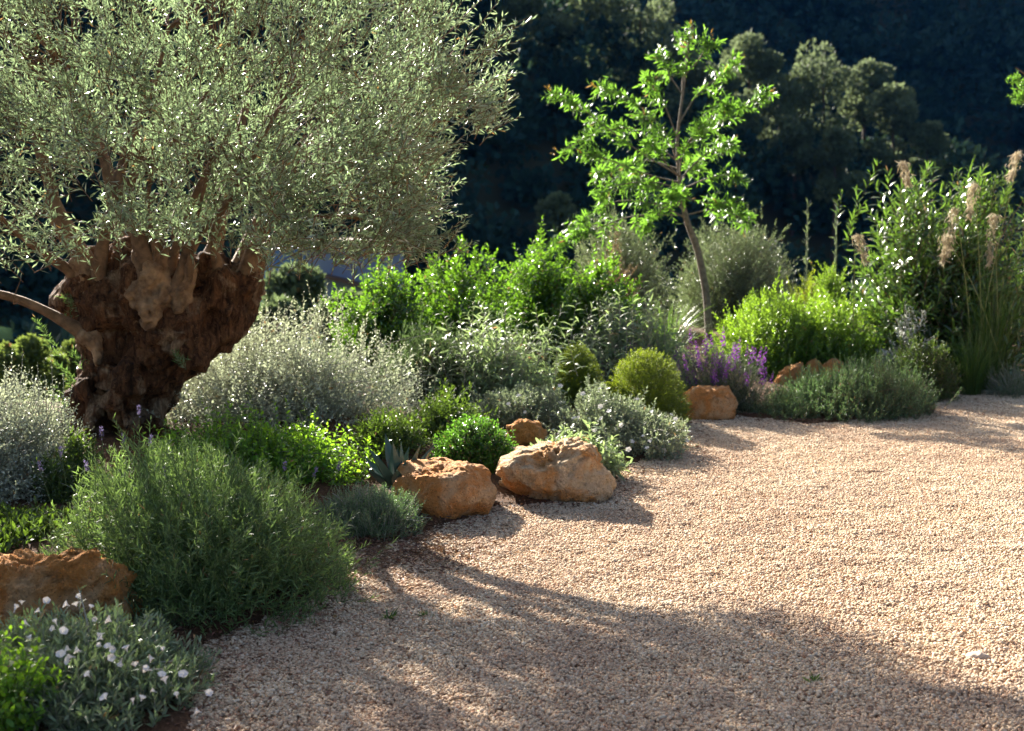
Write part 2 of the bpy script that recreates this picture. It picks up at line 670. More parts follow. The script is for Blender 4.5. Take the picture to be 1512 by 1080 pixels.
def hill_z(X, Y):
    # the high hillside behind, in its own shade
    y0 = 215 + 0.06 * X
    p = np.stack([X, Y, 0 * X], -1) / 60
    return -25 + 0.95 * np.clip(Y - y0, 0, 118 + 0.10 * (X + 100)) + 7 * fbm(p, 8, 3)


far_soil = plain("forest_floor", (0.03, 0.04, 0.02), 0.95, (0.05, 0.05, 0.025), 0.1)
b = MB()
grid(np.linspace(-130, 140, 90), np.linspace(88, 200, 60), ridge_z, b)
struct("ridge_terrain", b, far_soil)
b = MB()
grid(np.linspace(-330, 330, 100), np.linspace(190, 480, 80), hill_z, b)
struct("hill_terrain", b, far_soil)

m_forest = leafmat("shade_blue_needles", (0.010, 0.034, 0.032), young=(0.036, 0.080, 0.066), tr=(0.05, 0.09, 0.04), fac=0.2, dead=None, rough=0.8, var=0.35, spec=0.1, yp=1.6)  # blue of the shaded, hazy hillside is put into the needle colour
m_pine = leafmat("pine_needles", (0.105, 0.14, 0.075), tr=(0.17, 0.215, 0.10), fac=0.36, dead=None, rough=0.7, var=0.4, spec=0.2)
m_bark_far = plain("pine_bark", (0.09, 0.06, 0.045), 0.9, None, 3)


def clump_crown(b, rng, lobes, nf, size, up=0.4, tone=None):
    for (c, r) in lobes:
        d = nrm(rng.normal(size=(nf, 3)))
        rad = (1 - 0.45 * rng.random(nf) ** 2) * (1 + 0.2 * fbm(d * 2.3 + rng.uniform(0, 50), 3, 2))
        P = np.asarray(c) + d * np.asarray(r) * rad[:, None]
        D = nrm(d + rng.normal(0, 0.6, (nf, 3)) + np.array((0, 0, up)))
        N = nrm(d + rng.normal(0, 0.7, (nf, 3)))
        leaves(b, P, D, N, size * rng.uniform(0.6, 1.4, nf), size * 0.7 * rng.uniform(0.6, 1.4, nf), 0.1, 0.1, 'q', rng.random(nf) if tone is None else tone)


def forest(name, n, xr, yr, zf, seed, nf=34, size=0.95, hmin=5, hmax=10, skip=None):
    rng = np.random.default_rng(seed)
    b = MB()
    pts = []
    while len(pts) < n:
        x, y = rng.uniform(*xr), rng.uniform(*yr)
        if skip and skip(x, y):
            continue
        pts.append((x, y))
    pts = np.array(pts)
    Z = zf(pts[:, 0], pts[:, 1])
    for (x, y), z in zip(pts, Z):
        h = rng.uniform(hmin, hmax)
        rr = h * rng.uniform(0.26, 0.36)
        lobes = []
        for k in range(4):
            o = rng.normal(0, rr * 0.45, 3)
            lobes.append(((x + o[0], y + o[1], z + h * rng.uniform(0.35, 0.85)), (rr * rng.uniform(.6, .9), rr * rng.uniform(.6, .9), rr * rng.uniform(.5, .9))))
        clump_crown(b, rng, lobes, nf, size, tone=rng.random())
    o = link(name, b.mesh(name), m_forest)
    o["kind"] = "stuff"
    return o


def hid(x, y):
    return abs(x) > 0.55 * y + 14


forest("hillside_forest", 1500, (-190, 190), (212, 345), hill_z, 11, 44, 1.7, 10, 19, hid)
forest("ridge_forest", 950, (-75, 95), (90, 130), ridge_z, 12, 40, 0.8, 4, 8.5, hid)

PINES = []


def far_pine(px, py, rpx, Y, seed, label):
    """a pine whose crown centre is seen at px, py"""
    rng = np.random.default_rng(seed)
    c = at(px, py, Y)
    rr = rpx / F * Y
    gzv = float(ridge_z(np.array([c[0]]), np.array([Y]))[0]) - 0.5
    root = thing("pine_tree", (c[0], Y, gzv), label, "tree", "sunlit pines on the ridge across the valley")
    cb, tb = MB(), MB()
    lobes = [(c, (rr * .62, rr * .62, rr * .62))]
    for k in range(9):
        d = nrm(rng.normal(size=3)) * np.array((1, 1, 0.9))
        q = c + d * rr * rng.uniform(0.45, 0.8)
        s = rr * rng.uniform(0.25, 0.48)
        lobes.append((q, (s, s, s * 0.8)))
    for k in range(5):       # lower skirts
        q = c + np.array((rng.normal(0, rr * .45), rng.normal(0, rr * .45), -rr * rng.uniform(0.8, 1.7)))
        s = rr * rng.uniform(0.3, 0.5)
        lobes.append((q, (s, s, s * 0.8)))
    clump_crown(cb, rng, lobes, 330, 0.42)
    part("crown", cb, m_pine, root)
    tubes(tb, smoothline([(c[0], Y, gzv), (c[0] + .2, Y, (gzv + c[2]) / 2), tuple(c + np.array((0, 0, rr * .4)))], 8)[None], np.linspace(0.28, 0.08, 8)[None], 6)
    part("trunk", tb, m_bark_far, root)


for i, a in enumerate([
    (812, 45, 40, 126, "dim pine high on the ridge just beyond the olive crown edge"),
    (885, 20, 55, 128, "sunlit pine on the ridge cut by the top of the picture"),
    (945, 55, 62, 127, "broad sunlit pine on the ridge between the olive crown and the young tree's top"),
    (990, 105, 45, 124, "pine on the ridge partly behind the leading shoot of the young tree"),
    (1105, 92, 46, 128, "sunlit pine on the ridge just right of the young tree's tip"),
    (1150, 150, 52, 126, "lower pine on the ridge to the right of the young tree's longest side shoot"),
    (1215, 128, 60, 127, "largest rounded sunlit pine on the ridge in the gap right of the young tree"),
    (1318, 165, 46, 122, "rightmost sunlit pine standing apart low on the descending ridge"),
    (1232, 222, 36, 116, "small half lit pine below the largest rounded pine on the ridge"),
    (1045, 120, 40, 127, "pine on the ridge hidden behind the young tree's upper right foliage"),
    (1092, 178, 40, 121, "lower half lit pine on the ridge just outside the young tree's longest side shoot"),
    (1172, 200, 34, 119, "dim pine on the ridge below the lower lit pines and above the grey rounded bush"),
    (1275, 120, 34, 129, "pine at the upper right shoulder of the largest rounded pine on the ridge"),
    (1368, 208, 30, 121, "last small pine where the ridge sinks behind the oleander"),
    (772, 20, 42, 126, "pine on the ridge touching the top edge beside the olive crown"),
    (822, 312, 28, 104, "small dim pine low in the valley left of the young tree's foliage"),
]):
    far_pine(a[0], a[1], a[2], a[3], 100 + i, a[4])

# ------------------------------------------------------------------ olive tree
m_olive = leafmat("olive_leaf", (0.105, 0.15, 0.082), (0.33, 0.37, 0.31), (0.16, 0.21, 0.10), tr=(0.29, 0.41, 0.19), fac=0.38, rough=0.34, var=0.4,
                  spec=0.8, dead=(0.35, 0.20, 0.06), deadp=0.008)
m_olive_green = leafmat("olive_sprout_leaf", (0.07, 0.13, 0.035), (0.2, 0.25, 0.15), tr=(0.18, 0.32, 0.06), fac=0.35, rough=0.35)
m_burl = plain("pale_burl_bark", (0.30, 0.20, 0.115), 0.92, (0.10, 0.060, 0.034), 13, 1.0)
m_limb = plain("olive_limb_bark", (0.20, 0.125, 0.070), 0.9, (0.09, 0.055, 0.03), 16, 0.8)
m_stem = plain("brown_stem", (0.16, 0.11, 0.07), 0.85, (0.10, 0.07, 0.04), 30)
m_gstem = plain("green_stem", (0.12, 0.17, 0.06), 0.7, (0.09, 0.12, 0.05), 30)
m_greystem = plain("grey_stem", (0.34, 0.33, 0.27), 0.85, (0.22, 0.20, 0.15), 30)


def trunkmat():
    m, t, out = newmat("old_olive_bark")
    p = t.nodes.new("ShaderNodeBsdfPrincipled")
    p.inputs["Roughness"].default_value = 0.92
    p.inputs["Specular IOR Level"].default_value = 0.15
    v1, v2 = coords(t), coords(t, (1, 1, 0.22))
    n1, n2, n3 = noise(t, 3.2, 6, 0.62, v1, 0.8), noise(t, 26, 8, 0.72, v2, 0.7), noise(t, 70, 5, 0.7, v2, 0.4)
    n4 = noise(t, 5.0, 5, 0.6, v2, 1.2)
    c = mixc(t, mrange(t, n2, 0.38, 0.62), (0.030, 0.015, 0.009), (0.20, 0.095, 0.045))
    c = mixc(t, mrange(t, n1, 0.53, 0.62, 0, 0.9), c, mixc(t, mrange(t, n3, .35, .65), (0.16, 0.10, 0.06), (0.46, 0.34, 0.22)))
    n5 = noise(t, 48, 4, 0.75, v1)
    c = mixc(t, mrange(t, n5, 0.58, 0.70, 0, 0.8), c, (0.36, 0.20, 0.10))
    c = mixc(t, mrange(t, n4, 0.56, 0.70, 0, 0.9), c, (0.016, 0.010, 0.007))
    t.links.new(c, p.inputs["Base Color"])
    b = t.nodes.new("ShaderNodeBump")
    b.inputs["Strength"].default_value = 1.0
    b.inputs["Distance"].default_value = 0.06
    ad = t.nodes.new("ShaderNodeMath")
    ad.operation = 'MULTIPLY_ADD'
    t.links.new(n3, ad.inputs[0])
    ad.inputs[1].default_value = 0.4
    t.links.new(n2, ad.inputs[2])
    t.links.new(ad.outputs[0], b.inputs["Height"])
    t.links.new(b.outputs[0], p.inputs["Normal"])
    t.links.new(p.outputs[0], out.inputs[0])
    return m


m_trunk = trunkmat()
OY = 8.7
tb0 = gnd(165, 690)
TG = gz(at(165, 660, OY)[0], OY)
olive = thing("olive_tree", (at(160, 660, OY)[0], OY, TG), "ancient olive tree with gnarled hollow reddish trunk and wide silvery crown", "tree")


def ellipsoid(b, c, r, n=20):
    th = np.linspace(0, PI, n)
    ph = np.linspace(0, 2 * PI, 2 * n, endpoint=False)
    V = np.array([(math.sin(a) * math.cos(q), math.sin(a) * math.sin(q), math.cos(a)) for a in th for q in ph])
    m_ = 2 * n
    T = []
    for i in range(n - 1):
        for j in range(m_):
            j2 = (j + 1) % m_
            T += [(i * m_ + j, (i + 1) * m_ + j, (i + 1) * m_ + j2), (i * m_ + j, (i + 1) * m_ + j2, i * m_ + j2)]
    b.add(V * np.asarray(r) + np.asarray(c), T)


def gnarl(name, b, disp, mat, voxel=0.013, smooth=6, holes=()):
    """the shapes in b fused into one skin, then displaced"""
    me = b.mesh(name + "_raw")
    o = bpy.data.objects.new(name + "_raw", me)
    COL.objects.link(o)
    md_ = o.modifiers.new("r", 'REMESH')
    md_.mode = 'VOXEL'
    md_.voxel_size = voxel
    m2 = o.modifiers.new("s", 'SMOOTH')
    m2.iterations = smooth
    m2.factor = 0.6
    dg = bpy.context.evaluated_depsgraph_get()
    me2 = bpy.data.meshes.new_from_object(o.evaluated_get(dg))
    bpy.data.objects.remove(o)
    nv = len(me2.vertices)
    co, no = np.zeros(nv * 3), np.zeros(nv * 3)
    me2.vertices.foreach_get("co", co)
    me2.vertices.foreach_get("normal", no)
    co, no = co.reshape(-1, 3), no.reshape(-1, 3)
    d = disp(co)
    for px, py, r_, dep in holes:
        c = at(px, py, OY)
        w_ = 0.25 * vnoise(co * 9, 77)
        dd = np.sqrt(((co[:, 0] - c[0]) / r_) ** 2 + ((co[:, 2] - c[2]) / (r_ * 1.5)) ** 2) + w_
        d = d - dep * np.exp(-np.maximum(dd, 0) ** 3) * (no[:, 1] < 0.1)
    co = co + no * d[:, None] - np.asarray(olive.location)
    me2.vertices.foreach_set("co", co.ravel())
    me2.polygons.foreach_set("use_smooth", np.ones(len(me2.polygons), bool))
    me2.name = name
    me2.materials.clear()
    me2.update()
    return link(name, me2, mat, olive)


def trunk_disp(co):
    # long twisted grain: the noise is stretched along a slowly turning axis
    tw = co[:, 2:3] * 0.55
    x, y, z = co[:, 0:1], co[:, 1:2] - OY, co[:, 2:3]
    q = np.concatenate([x * np.cos(tw) - y * np.sin(tw) - 0.35 * z, x * np.sin(tw) + y * np.cos(tw), z * 0.30], 1)
    rid = 1 - np.abs(vnoise(q * 7.0, 31))
    rid2 = 1 - np.abs(vnoise(q * 15.0, 33))
    return 0.075 * fbm(co * 3.6, 21, 3) + 0.055 * (rid - .7) + 0.026 * (rid2 - .7) + 0.012 * fbm(q * 34, 41, 2) + 0.014 * fbm(co * 19, 43, 2)


def trunk_shape():
    prof = [(384, 190, 330), (392, 165, 360), (402, 148, 374), (425, 132, 378), (450, 118, 377), (470, 114, 370),
            (490, 119, 352), (520, 120, 312), (545, 117, 290), (570, 110, 266), (600, 101, 247), (630, 88, 239), (660, 74, 236), (700, 52, 238), (730, 40, 245)]
    b = MB()
    na = 120
    ys_ = np.linspace(384, 730, 120)
    Lp, Rp = [np.interp(ys_, [q[0] for q in prof], [q[k] for q in prof]) for k in (1, 2)]
    V = []
    for y, l, r_ in zip(ys_, Lp, Rp):
        a, c = at(l, y, OY), at(r_, y, OY)
        cx_, rx = (a[0] + c[0]) / 2, (c[0] - a[0]) / 2
        ry = min(rx * 0.8, 0.44)
        for q in np.arange(na) * 2 * PI / na:
            V.append((cx_ + rx * math.cos(q), OY + ry * math.sin(q), a[2]))
    T = []
    for i in range(len(ys_) - 1):
        for j in range(na):
            j2 = (j + 1) % na
            T += [(i * na + j, (i + 1) * na + j, (i + 1) * na + j2), (i * na + j, (i + 1) * na + j2, i * na + j2)]
    n0 = len(V)
    V += [tuple(np.mean(V[:na], 0)), tuple(np.mean(V[n0 - na:n0], 0))]
    for j in range(na):
        T += [(n0, j, (j + 1) % na), (n0 + 1, n0 - na + (j + 1) % na, n0 - na + j)]
    b.add(V, T)
    for px, py, dy, rx, ry_, rz in [
        (112, 445, .0, .13, .16, .11), (150, 405, -.14, .15, .18, .17), (352, 420, -.05, .15, .22, .15), (346, 458, -.12, .11, .18, .11),
        (300, 500, -.28, .14, .14, .2), (200, 560, -.36, .14, .12, .25), (150, 600, -.30, .12, .14, .22), (215, 640, -.34, .11, .13, .25),
        (108, 650, -.20, .15, .2, .16), (80, 690, -.15, .16, .22, .14), (170, 690, -.36, .15, .2, .16), (240, 690, -.2, .13, .2, .14), (148, 488, -.28, .10, .12, .10),
        (190, 385, -.05, .10, .2, .10), (318, 392, .0, .11, .2, .12), (366, 398, .0, .07, .12, .10), (215, 372, .1, .12, .14, .12)]:
        ellipsoid(b, at(px, py, OY) + np.array((0, dy, 0)), (rx, ry_, rz), 14)
    return b


gnarl("trunk", trunk_shape(), trunk_disp, m_trunk, 0.012, 5,
      [(190, 500, .09, .14), (178, 548, .08, .18), (188, 632, .08, .14), (148, 596, .06, .12), (312, 410, .08, .14), (190, 425, .08, .14), (180, 690, .09, .14), (222, 590, .05, .1), (330, 470, .05, .08)])
# the pale swollen burl and pruning stubs at the top
b = MB()
for px, py, dy, rx, ry_, rz in [(248, 398, -.34, .125, .16, .14), (232, 430, -.40, .085, .12, .12), (250, 452, -.42, .085, .11, .11), (266, 432, -.38, .07, .10, .11), (244, 470, -.40, .055, .07, .05),
                                (238, 378, -.36, .09, .12, .12), (258, 380, -.34, .08, .1, .14), (215, 418, -.36, .06, .1, .12)]:
    ellipsoid(b, at(px, py, OY) + np.array((0, dy, 0)), (rx, ry_, rz), 14)
gnarl("burl", b, lambda co: 0.022 * fbm(co * 8, 61, 3) + 0.012 * fbm(co * 30, 63, 2) - 0.012 * np.abs(vnoise(co * 18, 65)), m_burl, 0.010, 6, [(252, 458, .02, .05), (226, 440, .02, .03)])
b = MB()
for px, py, dy, rx, ry_, rz in [(152, 424, -.24, .085, .11, .11), (146, 404, -.26, .08, .10, .10), (166, 428, -.26, .06, .09, .10), (138, 388, -.27, .07, .09, .08)]:
    ellipsoid(b, at(px, py, OY) + np.array((0, dy, 0)), (rx, ry_, rz), 14)
gnarl("limb_collar", b, lambda co: 0.016 * fbm(co * 8, 67, 3) + 0.008 * fbm(co * 30, 63, 2), m_burl, 0.010, 6)
b = MB()
for px, py, dy, rx, ry_, rz in [(290, 425, -.36, .05, .09, .13), (300, 400, -.38, .045, .08, .12), (283, 445, -.36, .04, .08, .08)]:
    ellipsoid(b, at(px, py, OY) + np.array((0, dy, 0)), (rx, ry_, rz), 14)
gnarl("limb_collar", b, lambda co: 0.016 * fbm(co * 8, 69, 3) + 0.008 * fbm(co * 30, 63, 2), m_burl, 0.010, 6)
b = MB()
for px, py, dy, rx, ry_, rz in [(152, 490, -.32, .06, .09, .07), (160, 498, -.30, .06, .1, .10), (165, 515, -.3, .045, .09, .09)]:
    ellipsoid(b, at(px, py, OY) + np.array((0, dy, 0)), (rx, ry_, rz), 14)
gnarl("limb_collar", b, lambda co: 0.016 * fbm(co * 8, 71, 3) + 0.008 * fbm(co * 30, 63, 2), m_burl, 0.010, 6)

limbs = [  # (px, py, dY) points, start and end radius
    ([(150, 490, -.3), (100, 458, -.36), (60, 437, -.4), (22, 424, -.45), (-40, 398, -.5), (-110, 340, -.5)], .036, .017),
    ([(160, 440, -.18), (143, 395, -.24), (130, 365, -.26), (108, 322, -.28), (88, 275, -.2), (60, 200, -.1)], .10, .035),
    ([(150, 425, -.2), (118, 393, -.3), (92, 370, -.38), (55, 335, -.45), (10, 290, -.6)], .045, .018),
    ([(158, 425, -.24), (168, 385, -.3), (176, 345, -.32), (186, 300, -.32), (170, 245, -.25), (150, 200, -.2), (128, 165, -.2), (100, 100, -.1)], .05, .016),
    ([(186, 300, -.32), (225, 262, -.38), (270, 225, -.42), (305, 185, -.45), (350, 120, -.5)], .026, .009),
    ([(190, 305, -.3), (192, 250, -.2), (205, 190, -.1), (230, 120, 0), (250, 40, 0)], .04, .014),
    ([(245, 410, -.36), (238, 375, -.40), (226, 335, -.42), (215, 300, -.4), (240, 220, -.5)], .085, .02),
    ([(258, 400, -.38), (256, 360, -.46), (250, 310, -.5), (262, 250, -.6)], .03, .01),
    ([(262, 410, -.32), (276, 375, -.36), (290, 335, -.36), (320, 270, -.4), (360, 200, -.4)], .045, .014),
    ([(282, 430, -.36), (294, 390, -.42), (304, 355, -.45), (318, 310, -.5), (345, 240, -.6)], .045, .014),
    ([(290, 436, -.34), (303, 405, -.42), (312, 370, -.5), (345, 320, -.55), (400, 270, -.7)], .03, .01),
    ([(336, 410, -.2), (330, 370, -.25), (338, 320, -.3), (380, 240, -.2), (420, 150, -.1)], .038, .012),
    ([(368, 405, -.1), (380, 370, -.12), (400, 335, -.1), (450, 285, 0), (530, 230, .1), (620, 180, .1)], .055, .014),
    ([(374, 410, .05), (390, 375, .0), (430, 330, -.1), (500, 320, -.2), (590, 330, -.3)], .04, .010),
    ([(350, 400, .15), (380, 300, .4), (450, 180, .7), (520, 90, .9), (570, 30, 1.0)], .06, .015),
    ([(300, 400, .2), (310, 280, .5), (320, 150, .9), (330, 40, 1.1)], .06, .015),
    ([(180, 410, .2), (130, 280, .6), (60, 140, .9), (0, 40, 1.0)], .06, .015),
    ([(530, 230, .1), (600, 200, .05), (660, 165, 0), (710, 130, 0), (740, 115, 0)], .018, .006),
]
bark_pts = []
for pts, r0, r1 in limbs:
    P = smoothline([at(x, y, OY) + np.array((0, dy, 0)) for x, y, dy in pts], 22)
    wob = 0.012 * np.stack([vnoise(P * 6 + k * 9, 7) for k in range(3)], 1)
    P = P + wob * (0.3 + r0 * 8)
    rad = np.linspace(1, 0, 22) ** 1.2 * (r0 - r1) + r1
    rad[:5] *= np.array((1.5, 1.35, 1.22, 1.12, 1.05))
    rad *= 1 + 0.16 * vnoise(P * 9, 3) + 0.12 * vnoise(P * 22, 5)
    b = MB()
    tubes(b, P[None], rad[None], 9)
    part("limb", b, m_limb, olive, True)
    bark_pts.append(P[6:])
bark_pts = np.concatenate(bark_pts)

rng = np.random.default_rng(77)
lob = []
rows = {-60: [40, 150, 270, 390, 500], -15: [-40, 50, 150, 250, 345, 440, 540, 640], 50: [-60, 20, 110, 200, 300, 400, 500, 590, 665], 95: [-30, 60, 250, 345, 450, 550, 630, 735],
        130: [-60, 20, 110, 210, 300, 400, 490, 580, 650, 715], 175: [-40, 50, 120, 190, 250, 330, 430, 530, 610, 680, 740], 215: [-60, 20, 95, 180, 250, 320, 390, 470, 560, 635],
        255: [-40, 40, 100, 180, 270, 330, 420, 500, 580, 640], 295: [-60, 15, 70, 150, 230, 310, 390, 470, 550, 630], 335: [-30, 45, 120, 200, 260, 330, 400, 470, 540, 610, 645], 372: [10, 70, 440, 500, 545, 585], 350: [575, 615]}
gaps = [(140, 236, 30), (108, 296, 34), (90, 330, 18), (228, 268, 22), (205, 225, 14), (60, 385, 18), (70, 420, 34), (20, 470, 40), (105, 12, 26), (312, 8, 24), (60, 225, 12), (160, 470, 60), (300, 440, 62)]
for py, xs_ in rows.items():
    for px in xs_:
        for lay in range(3):
            e = ((px - 300) / 500) ** 2 + ((py - 150) / 290) ** 2
            dep = 1.1 * math.sqrt(max(0.05, 1 - min(e, 1)))
            dy = -0.75 - 0.55 * float(sm(py, 200, 340)) + dep * (-0.85, 0.0, 0.85)[lay] + rng.normal(0, .15)
            if px < 240 and 200 < py and lay == 1:
                continue
            if lay == 1 and rng.random() < .6:
                continue
            q = (px + rng.normal(0, 12), py + rng.normal(0, 10))
            r_ = rng.uniform(40, 58) * (0.75 if px > 690 else 1) * (0.8 if py > 340 else 1)
            lob.append((q[0], q[1], dy, r_))
tips, outs = [], []
for px, py, dy, r_ in lob:
    c = at(px, py, OY) + np.array((0, dy, 0))
    R_ = r_ / F * OY
    n = int((30 if not (px < 240 and py > 190) else 13) * (r_ / 50) ** 2)
    d = nrm(rng.normal(size=(n, 3)))
    rad = rng.random(n) ** 0.45 * 1.1
    P = c + d * R_ * rad[:, None]
    tips.append(P)
    rootc = at(280, 330, OY)
    outs.append(nrm(nrm(P - rootc) * 0.8 + d * 0.6 + np.array((0, 0, 0.30)) + rng.normal(0, 0.35, (n, 3))))
tips, outs = np.concatenate(tips), np.concatenate(outs)
# keep the openings in the crown open
keep = np.ones(len(tips), bool)
dv = tips - np.array((0, 0, CAMZ))
zc = dv[:, 1] * CT - dv[:, 2] * ST
ppx = 756 + F * dv[:, 0] / zc
ppy = 540 - F * (dv[:, 1] * ST + dv[:, 2] * CT) / zc
wx = 9 * vnoise(tips * 9, 2)
keep &= ~((ppy > 346 + wx) & (ppx > 112) & (ppx < 392))
keep &= ~((ppy > 368 + wx) & (ppx > 385) & (ppx < 660))
for gx_, gy_, gr in gaps:
    keep &= ~(np.hypot(ppx - gx_, ppy - gy_) < gr + wx + rng.uniform(-8, 14, len(tips)))
tips, outs = tips[keep], outs[keep]
cb, sb = MB(), MB()
twigs(cb, rng, tips, outs, 0.24, 13, 0.057, 0.0122, ang=0.75, bend=0.06, curve=0.10, fold=0.12, kind='q', sb=sb, srad=0.0022, opposite=True, roll=0.7, jit=0.3, angtip=.4)
# branchlets joining the twigs to the limbs
sel = rng.choice(len(tips), 800, replace=False)
A_ = tips[sel] - outs[sel] * 0.22
ia = np.array([np.argmin(((bark_pts - a) ** 2).sum(1) + 1.5 * np.maximum(0, bark_pts[:, 2] - a[2] + .1)) for a in A_])
Bp = bark_pts[ia]
s = np.linspace(0, 1, 6)[None, :, None]
PT = Bp[:, None] * (1 - s) + A_[:, None] * s + np.sin(s * PI) * rng.normal(0, .04, (len(A_), 1, 3)) - np.array((0, 0, .05)) * np.sin(s * PI)
lnm = np.linalg.norm(A_ - Bp, axis=1)
ok = (lnm < 1.0) & ((A_ - Bp)[:, 2] > 0.25 * lnm)
tubes(sb, PT[ok], np.linspace(.0055, .0018, 6)[None], 4)
part("crown", cb, m_olive, olive)
part("branchlets", sb, m_limb, olive)
# leafy sprouts on the shaded flank of the trunk and at its top
for spts_all, lab in [([(118, 470), (95, 500), (105, 530), (118, 555), (100, 575), (122, 515), (75, 470)], 'dark'), ([(112, 590), (95, 600), (120, 610), (108, 570)], 'low'), ([(120, 435), (128, 445), (112, 440)], 'top'), ([(292, 520), (285, 512)], 'tiny')]:
  for spts in [[q_] for q_ in spts_all]:
    cb, sb = MB(), MB()
    tp = np.array([at(x, y, OY) + np.array((0, -.28 if lab != 'tiny' else -.5, 0)) for x, y in spts])
    tp = np.repeat(tp, 3, 0) + rng.normal(0, .012 if lab == 'tiny' else .022, (len(tp) * 3, 3))
    twigs(cb, rng, tp, nrm(np.array((-.5, -.3, .6)) + rng.normal(0, .35, tp.shape)), 0.18 if lab != 'tiny' else .07, 14, .045, .009, ang=.8, sb=sb, opposite=True)
    part2("sprout", [(cb, m_olive_green), (sb, m_gstem)], olive)

# ------------------------------------------------------------------ rocks
m_rock = rockmat("ochre_limestone", (0.78, 0.33, 0.095), (0.80, 0.52, 0.28), (0.20, 0.075, 0.03), .46)
m_rock_pale = rockmat("pale_limestone", (0.76, 0.37, 0.125), (0.80, 0.62, 0.40), (0.25, 0.11, 0.045), 0.40)
m_rock_red = rockmat("rust_limestone", (0.80, 0.34, 0.09), (0.82, 0.50, 0.24), (0.24, 0.085, 0.03), 0.46)


def rock(px_poly, Y, depth, label, mat, seed, rough=1.0, group="ochre boulders along the gravel edge", sub=6, tilt=0.25):
    """px_poly: the boulder's front outline; depth: its thickness in metres, facets and pits added"""
    P = np.array([at(x, y, Y) for x, y in px_poly])
    c = (P.min(0) + P.max(0)) / 2
    zg = gz(c[0], Y)
    P2 = P[:, [0, 2]] - c[[0, 2]]
    th = np.arctan2(P2[:, 1], P2[:, 0])
    # radius of the outline for every angle
    A = np.linspace(-PI, PI, 241)
    rad = np.zeros(241)
    m_ = len(P2)
    for k, a in enumerate(A):
        d = np.array((math.cos(a), math.sin(a)))
        best = 0
        for i in range(m_):
            p, q = P2[i], P2[(i + 1) % m_]
            e = q - p
            den = d[0] * e[1] - d[1] * e[0]
            if abs(den) < 1e-9:
                continue
            t_ = (p[0] * e[1] - p[1] * e[0]) / den
            u_ = (p[0] * d[1] - p[1] * d[0]) / den
            if t_ > 0 and -1e-6 <= u_ <= 1 + 1e-6:
                best = max(best, t_)
        rad[k] = best
    import bmesh
    bm = bmesh.new()
    bmesh.ops.create_icosphere(bm, subdivisions=sub, radius=1)
    V = np.array([v.co[:] for v in bm.verts])
    rg = np.random.default_rng(seed)
    lat = np.arcsin(np.clip(V[:, 1], -1, 1))
    a = np.arctan2(V[:, 2], V[:, 0])
    rr = np.interp(a, A, rad)
    cl = np.abs(np.cos(lat)) ** 0.55
    X = np.cos(a) * rr * cl
    Z = np.sin(a) * rr * cl
    Yv = np.sign(V[:, 1]) * np.abs(np.sin(lat)) ** 0.75 * depth / 2
    co = np.stack([X, Yv - tilt * (Z) * -1 * 0.5, Z], 1)
    # chiselled facets
    size = max(np.ptp(P2[:, 0]), np.ptp(P2[:, 1]))
    for k in range(26):
        n_ = nrm(rg.normal(size=3) * np.array((0.8, 1.3, 1)))
        h = (co @ n_)
        lim = h.max() * rg.uniform(0.80, 0.94)
        over = np.maximum(h - lim, 0)
        co = co - n_ * (over * 0.85)[:, None]
    nn = nrm(co)
    q = co / size * 3 + seed * 3.7
    d = 0.08 * fbm(q * 0.8, seed, 3) + 0.07 * fbm(q * 2.4, seed + 3, 5, .6) * rough - 0.09 * np.abs(fbm(q * 1.6, seed + 5, 4)) * rough
    pits = np.clip(fbm(q * 5.5, seed + 9, 3) - 0.45, 0, 1)
    d = d - 0.14 * pits * rough + 0.022 * fbm(q * 14, seed + 11, 3) * rough
    co = co + nn * (d * size * 0.55)[:, None]
    for v, k in zip(bm.verts, co):
        v.co = Vector(k)
    for f in bm.faces:
        f.smooth = True
    me = bpy.data.meshes.new("boulder")
    off = Vector((0, 0, c[2] - zg))
    bmesh.ops.translate(bm, verts=bm.verts, vec=off)
    bm.to_mesh(me)
    bm.free()
    o = link("boulder", me, mat)
    o.location = (c[0], Y, zg)
    tag(o, label, "rock", group)
    return o


rock([(572, 722), (585, 700), (612, 678), (650, 672), (672, 682), (708, 690), (728, 708), (742, 740), (735, 752), (690, 762), (650, 775), (626, 786), (596, 768), (578, 745)],
     7.05, 0.55, "orange ochre boulder with rounded top, the one beside the agave", m_rock, 4, 0.6)
rock([(730, 700), (738, 680), (765, 664), (800, 660), (838, 654), (862, 662), (885, 684), (906, 700), (914, 714), (902, 732), (870, 744), (800, 750), (752, 744), (732, 738), (738, 720)],
     7.45, 0.60, "pale topped flat boulder resting on the gravel edge, largest of the middle pair", m_rock_pale, 9, 0.9)
rock([(-110, 890), (-60, 850), (15, 820), (75, 822), (120, 814), (155, 800), (192, 820), (196, 860), (206, 915), (180, 950), (60, 970), (-60, 970)],
     4.92, 0.55, "deep orange boulder between the white flowered plant and the lavender", m_rock_red, 15, 1.1)
rock([(745, 650), (750, 630), (770, 620), (795, 624), (806, 640), (800, 668), (760, 670)], 8.7, 0.25, "small rust red stone half hidden behind the pale topped boulder", m_rock_red, 21, 1.0, sub=5)
rock([(1000, 612), (1008, 585), (1022, 574), (1050, 570), (1078, 569), (1088, 592), (1092, 618), (1050, 630), (1005, 628)], 10.5, 0.40,
     "square orange boulder below the purple wallflower", m_rock, 27, 0.8, sub=5)
rock([(1140, 575), (1145, 550), (1165, 540), (1185, 536), (1190, 565), (1180, 585)], 11.9, 0.3, "slanting ochre stone at the near end of the low stone row behind the rosemary", m_rock, 33, 1.0, sub=5)
rock([(1188, 560), (1190, 538), (1200, 526), (1212, 534), (1214, 570), (1200, 580)], 12.1, 0.2, "narrow upright ochre stone in the middle of the low stone row", m_rock_red, 35, 1.0, sub=5)
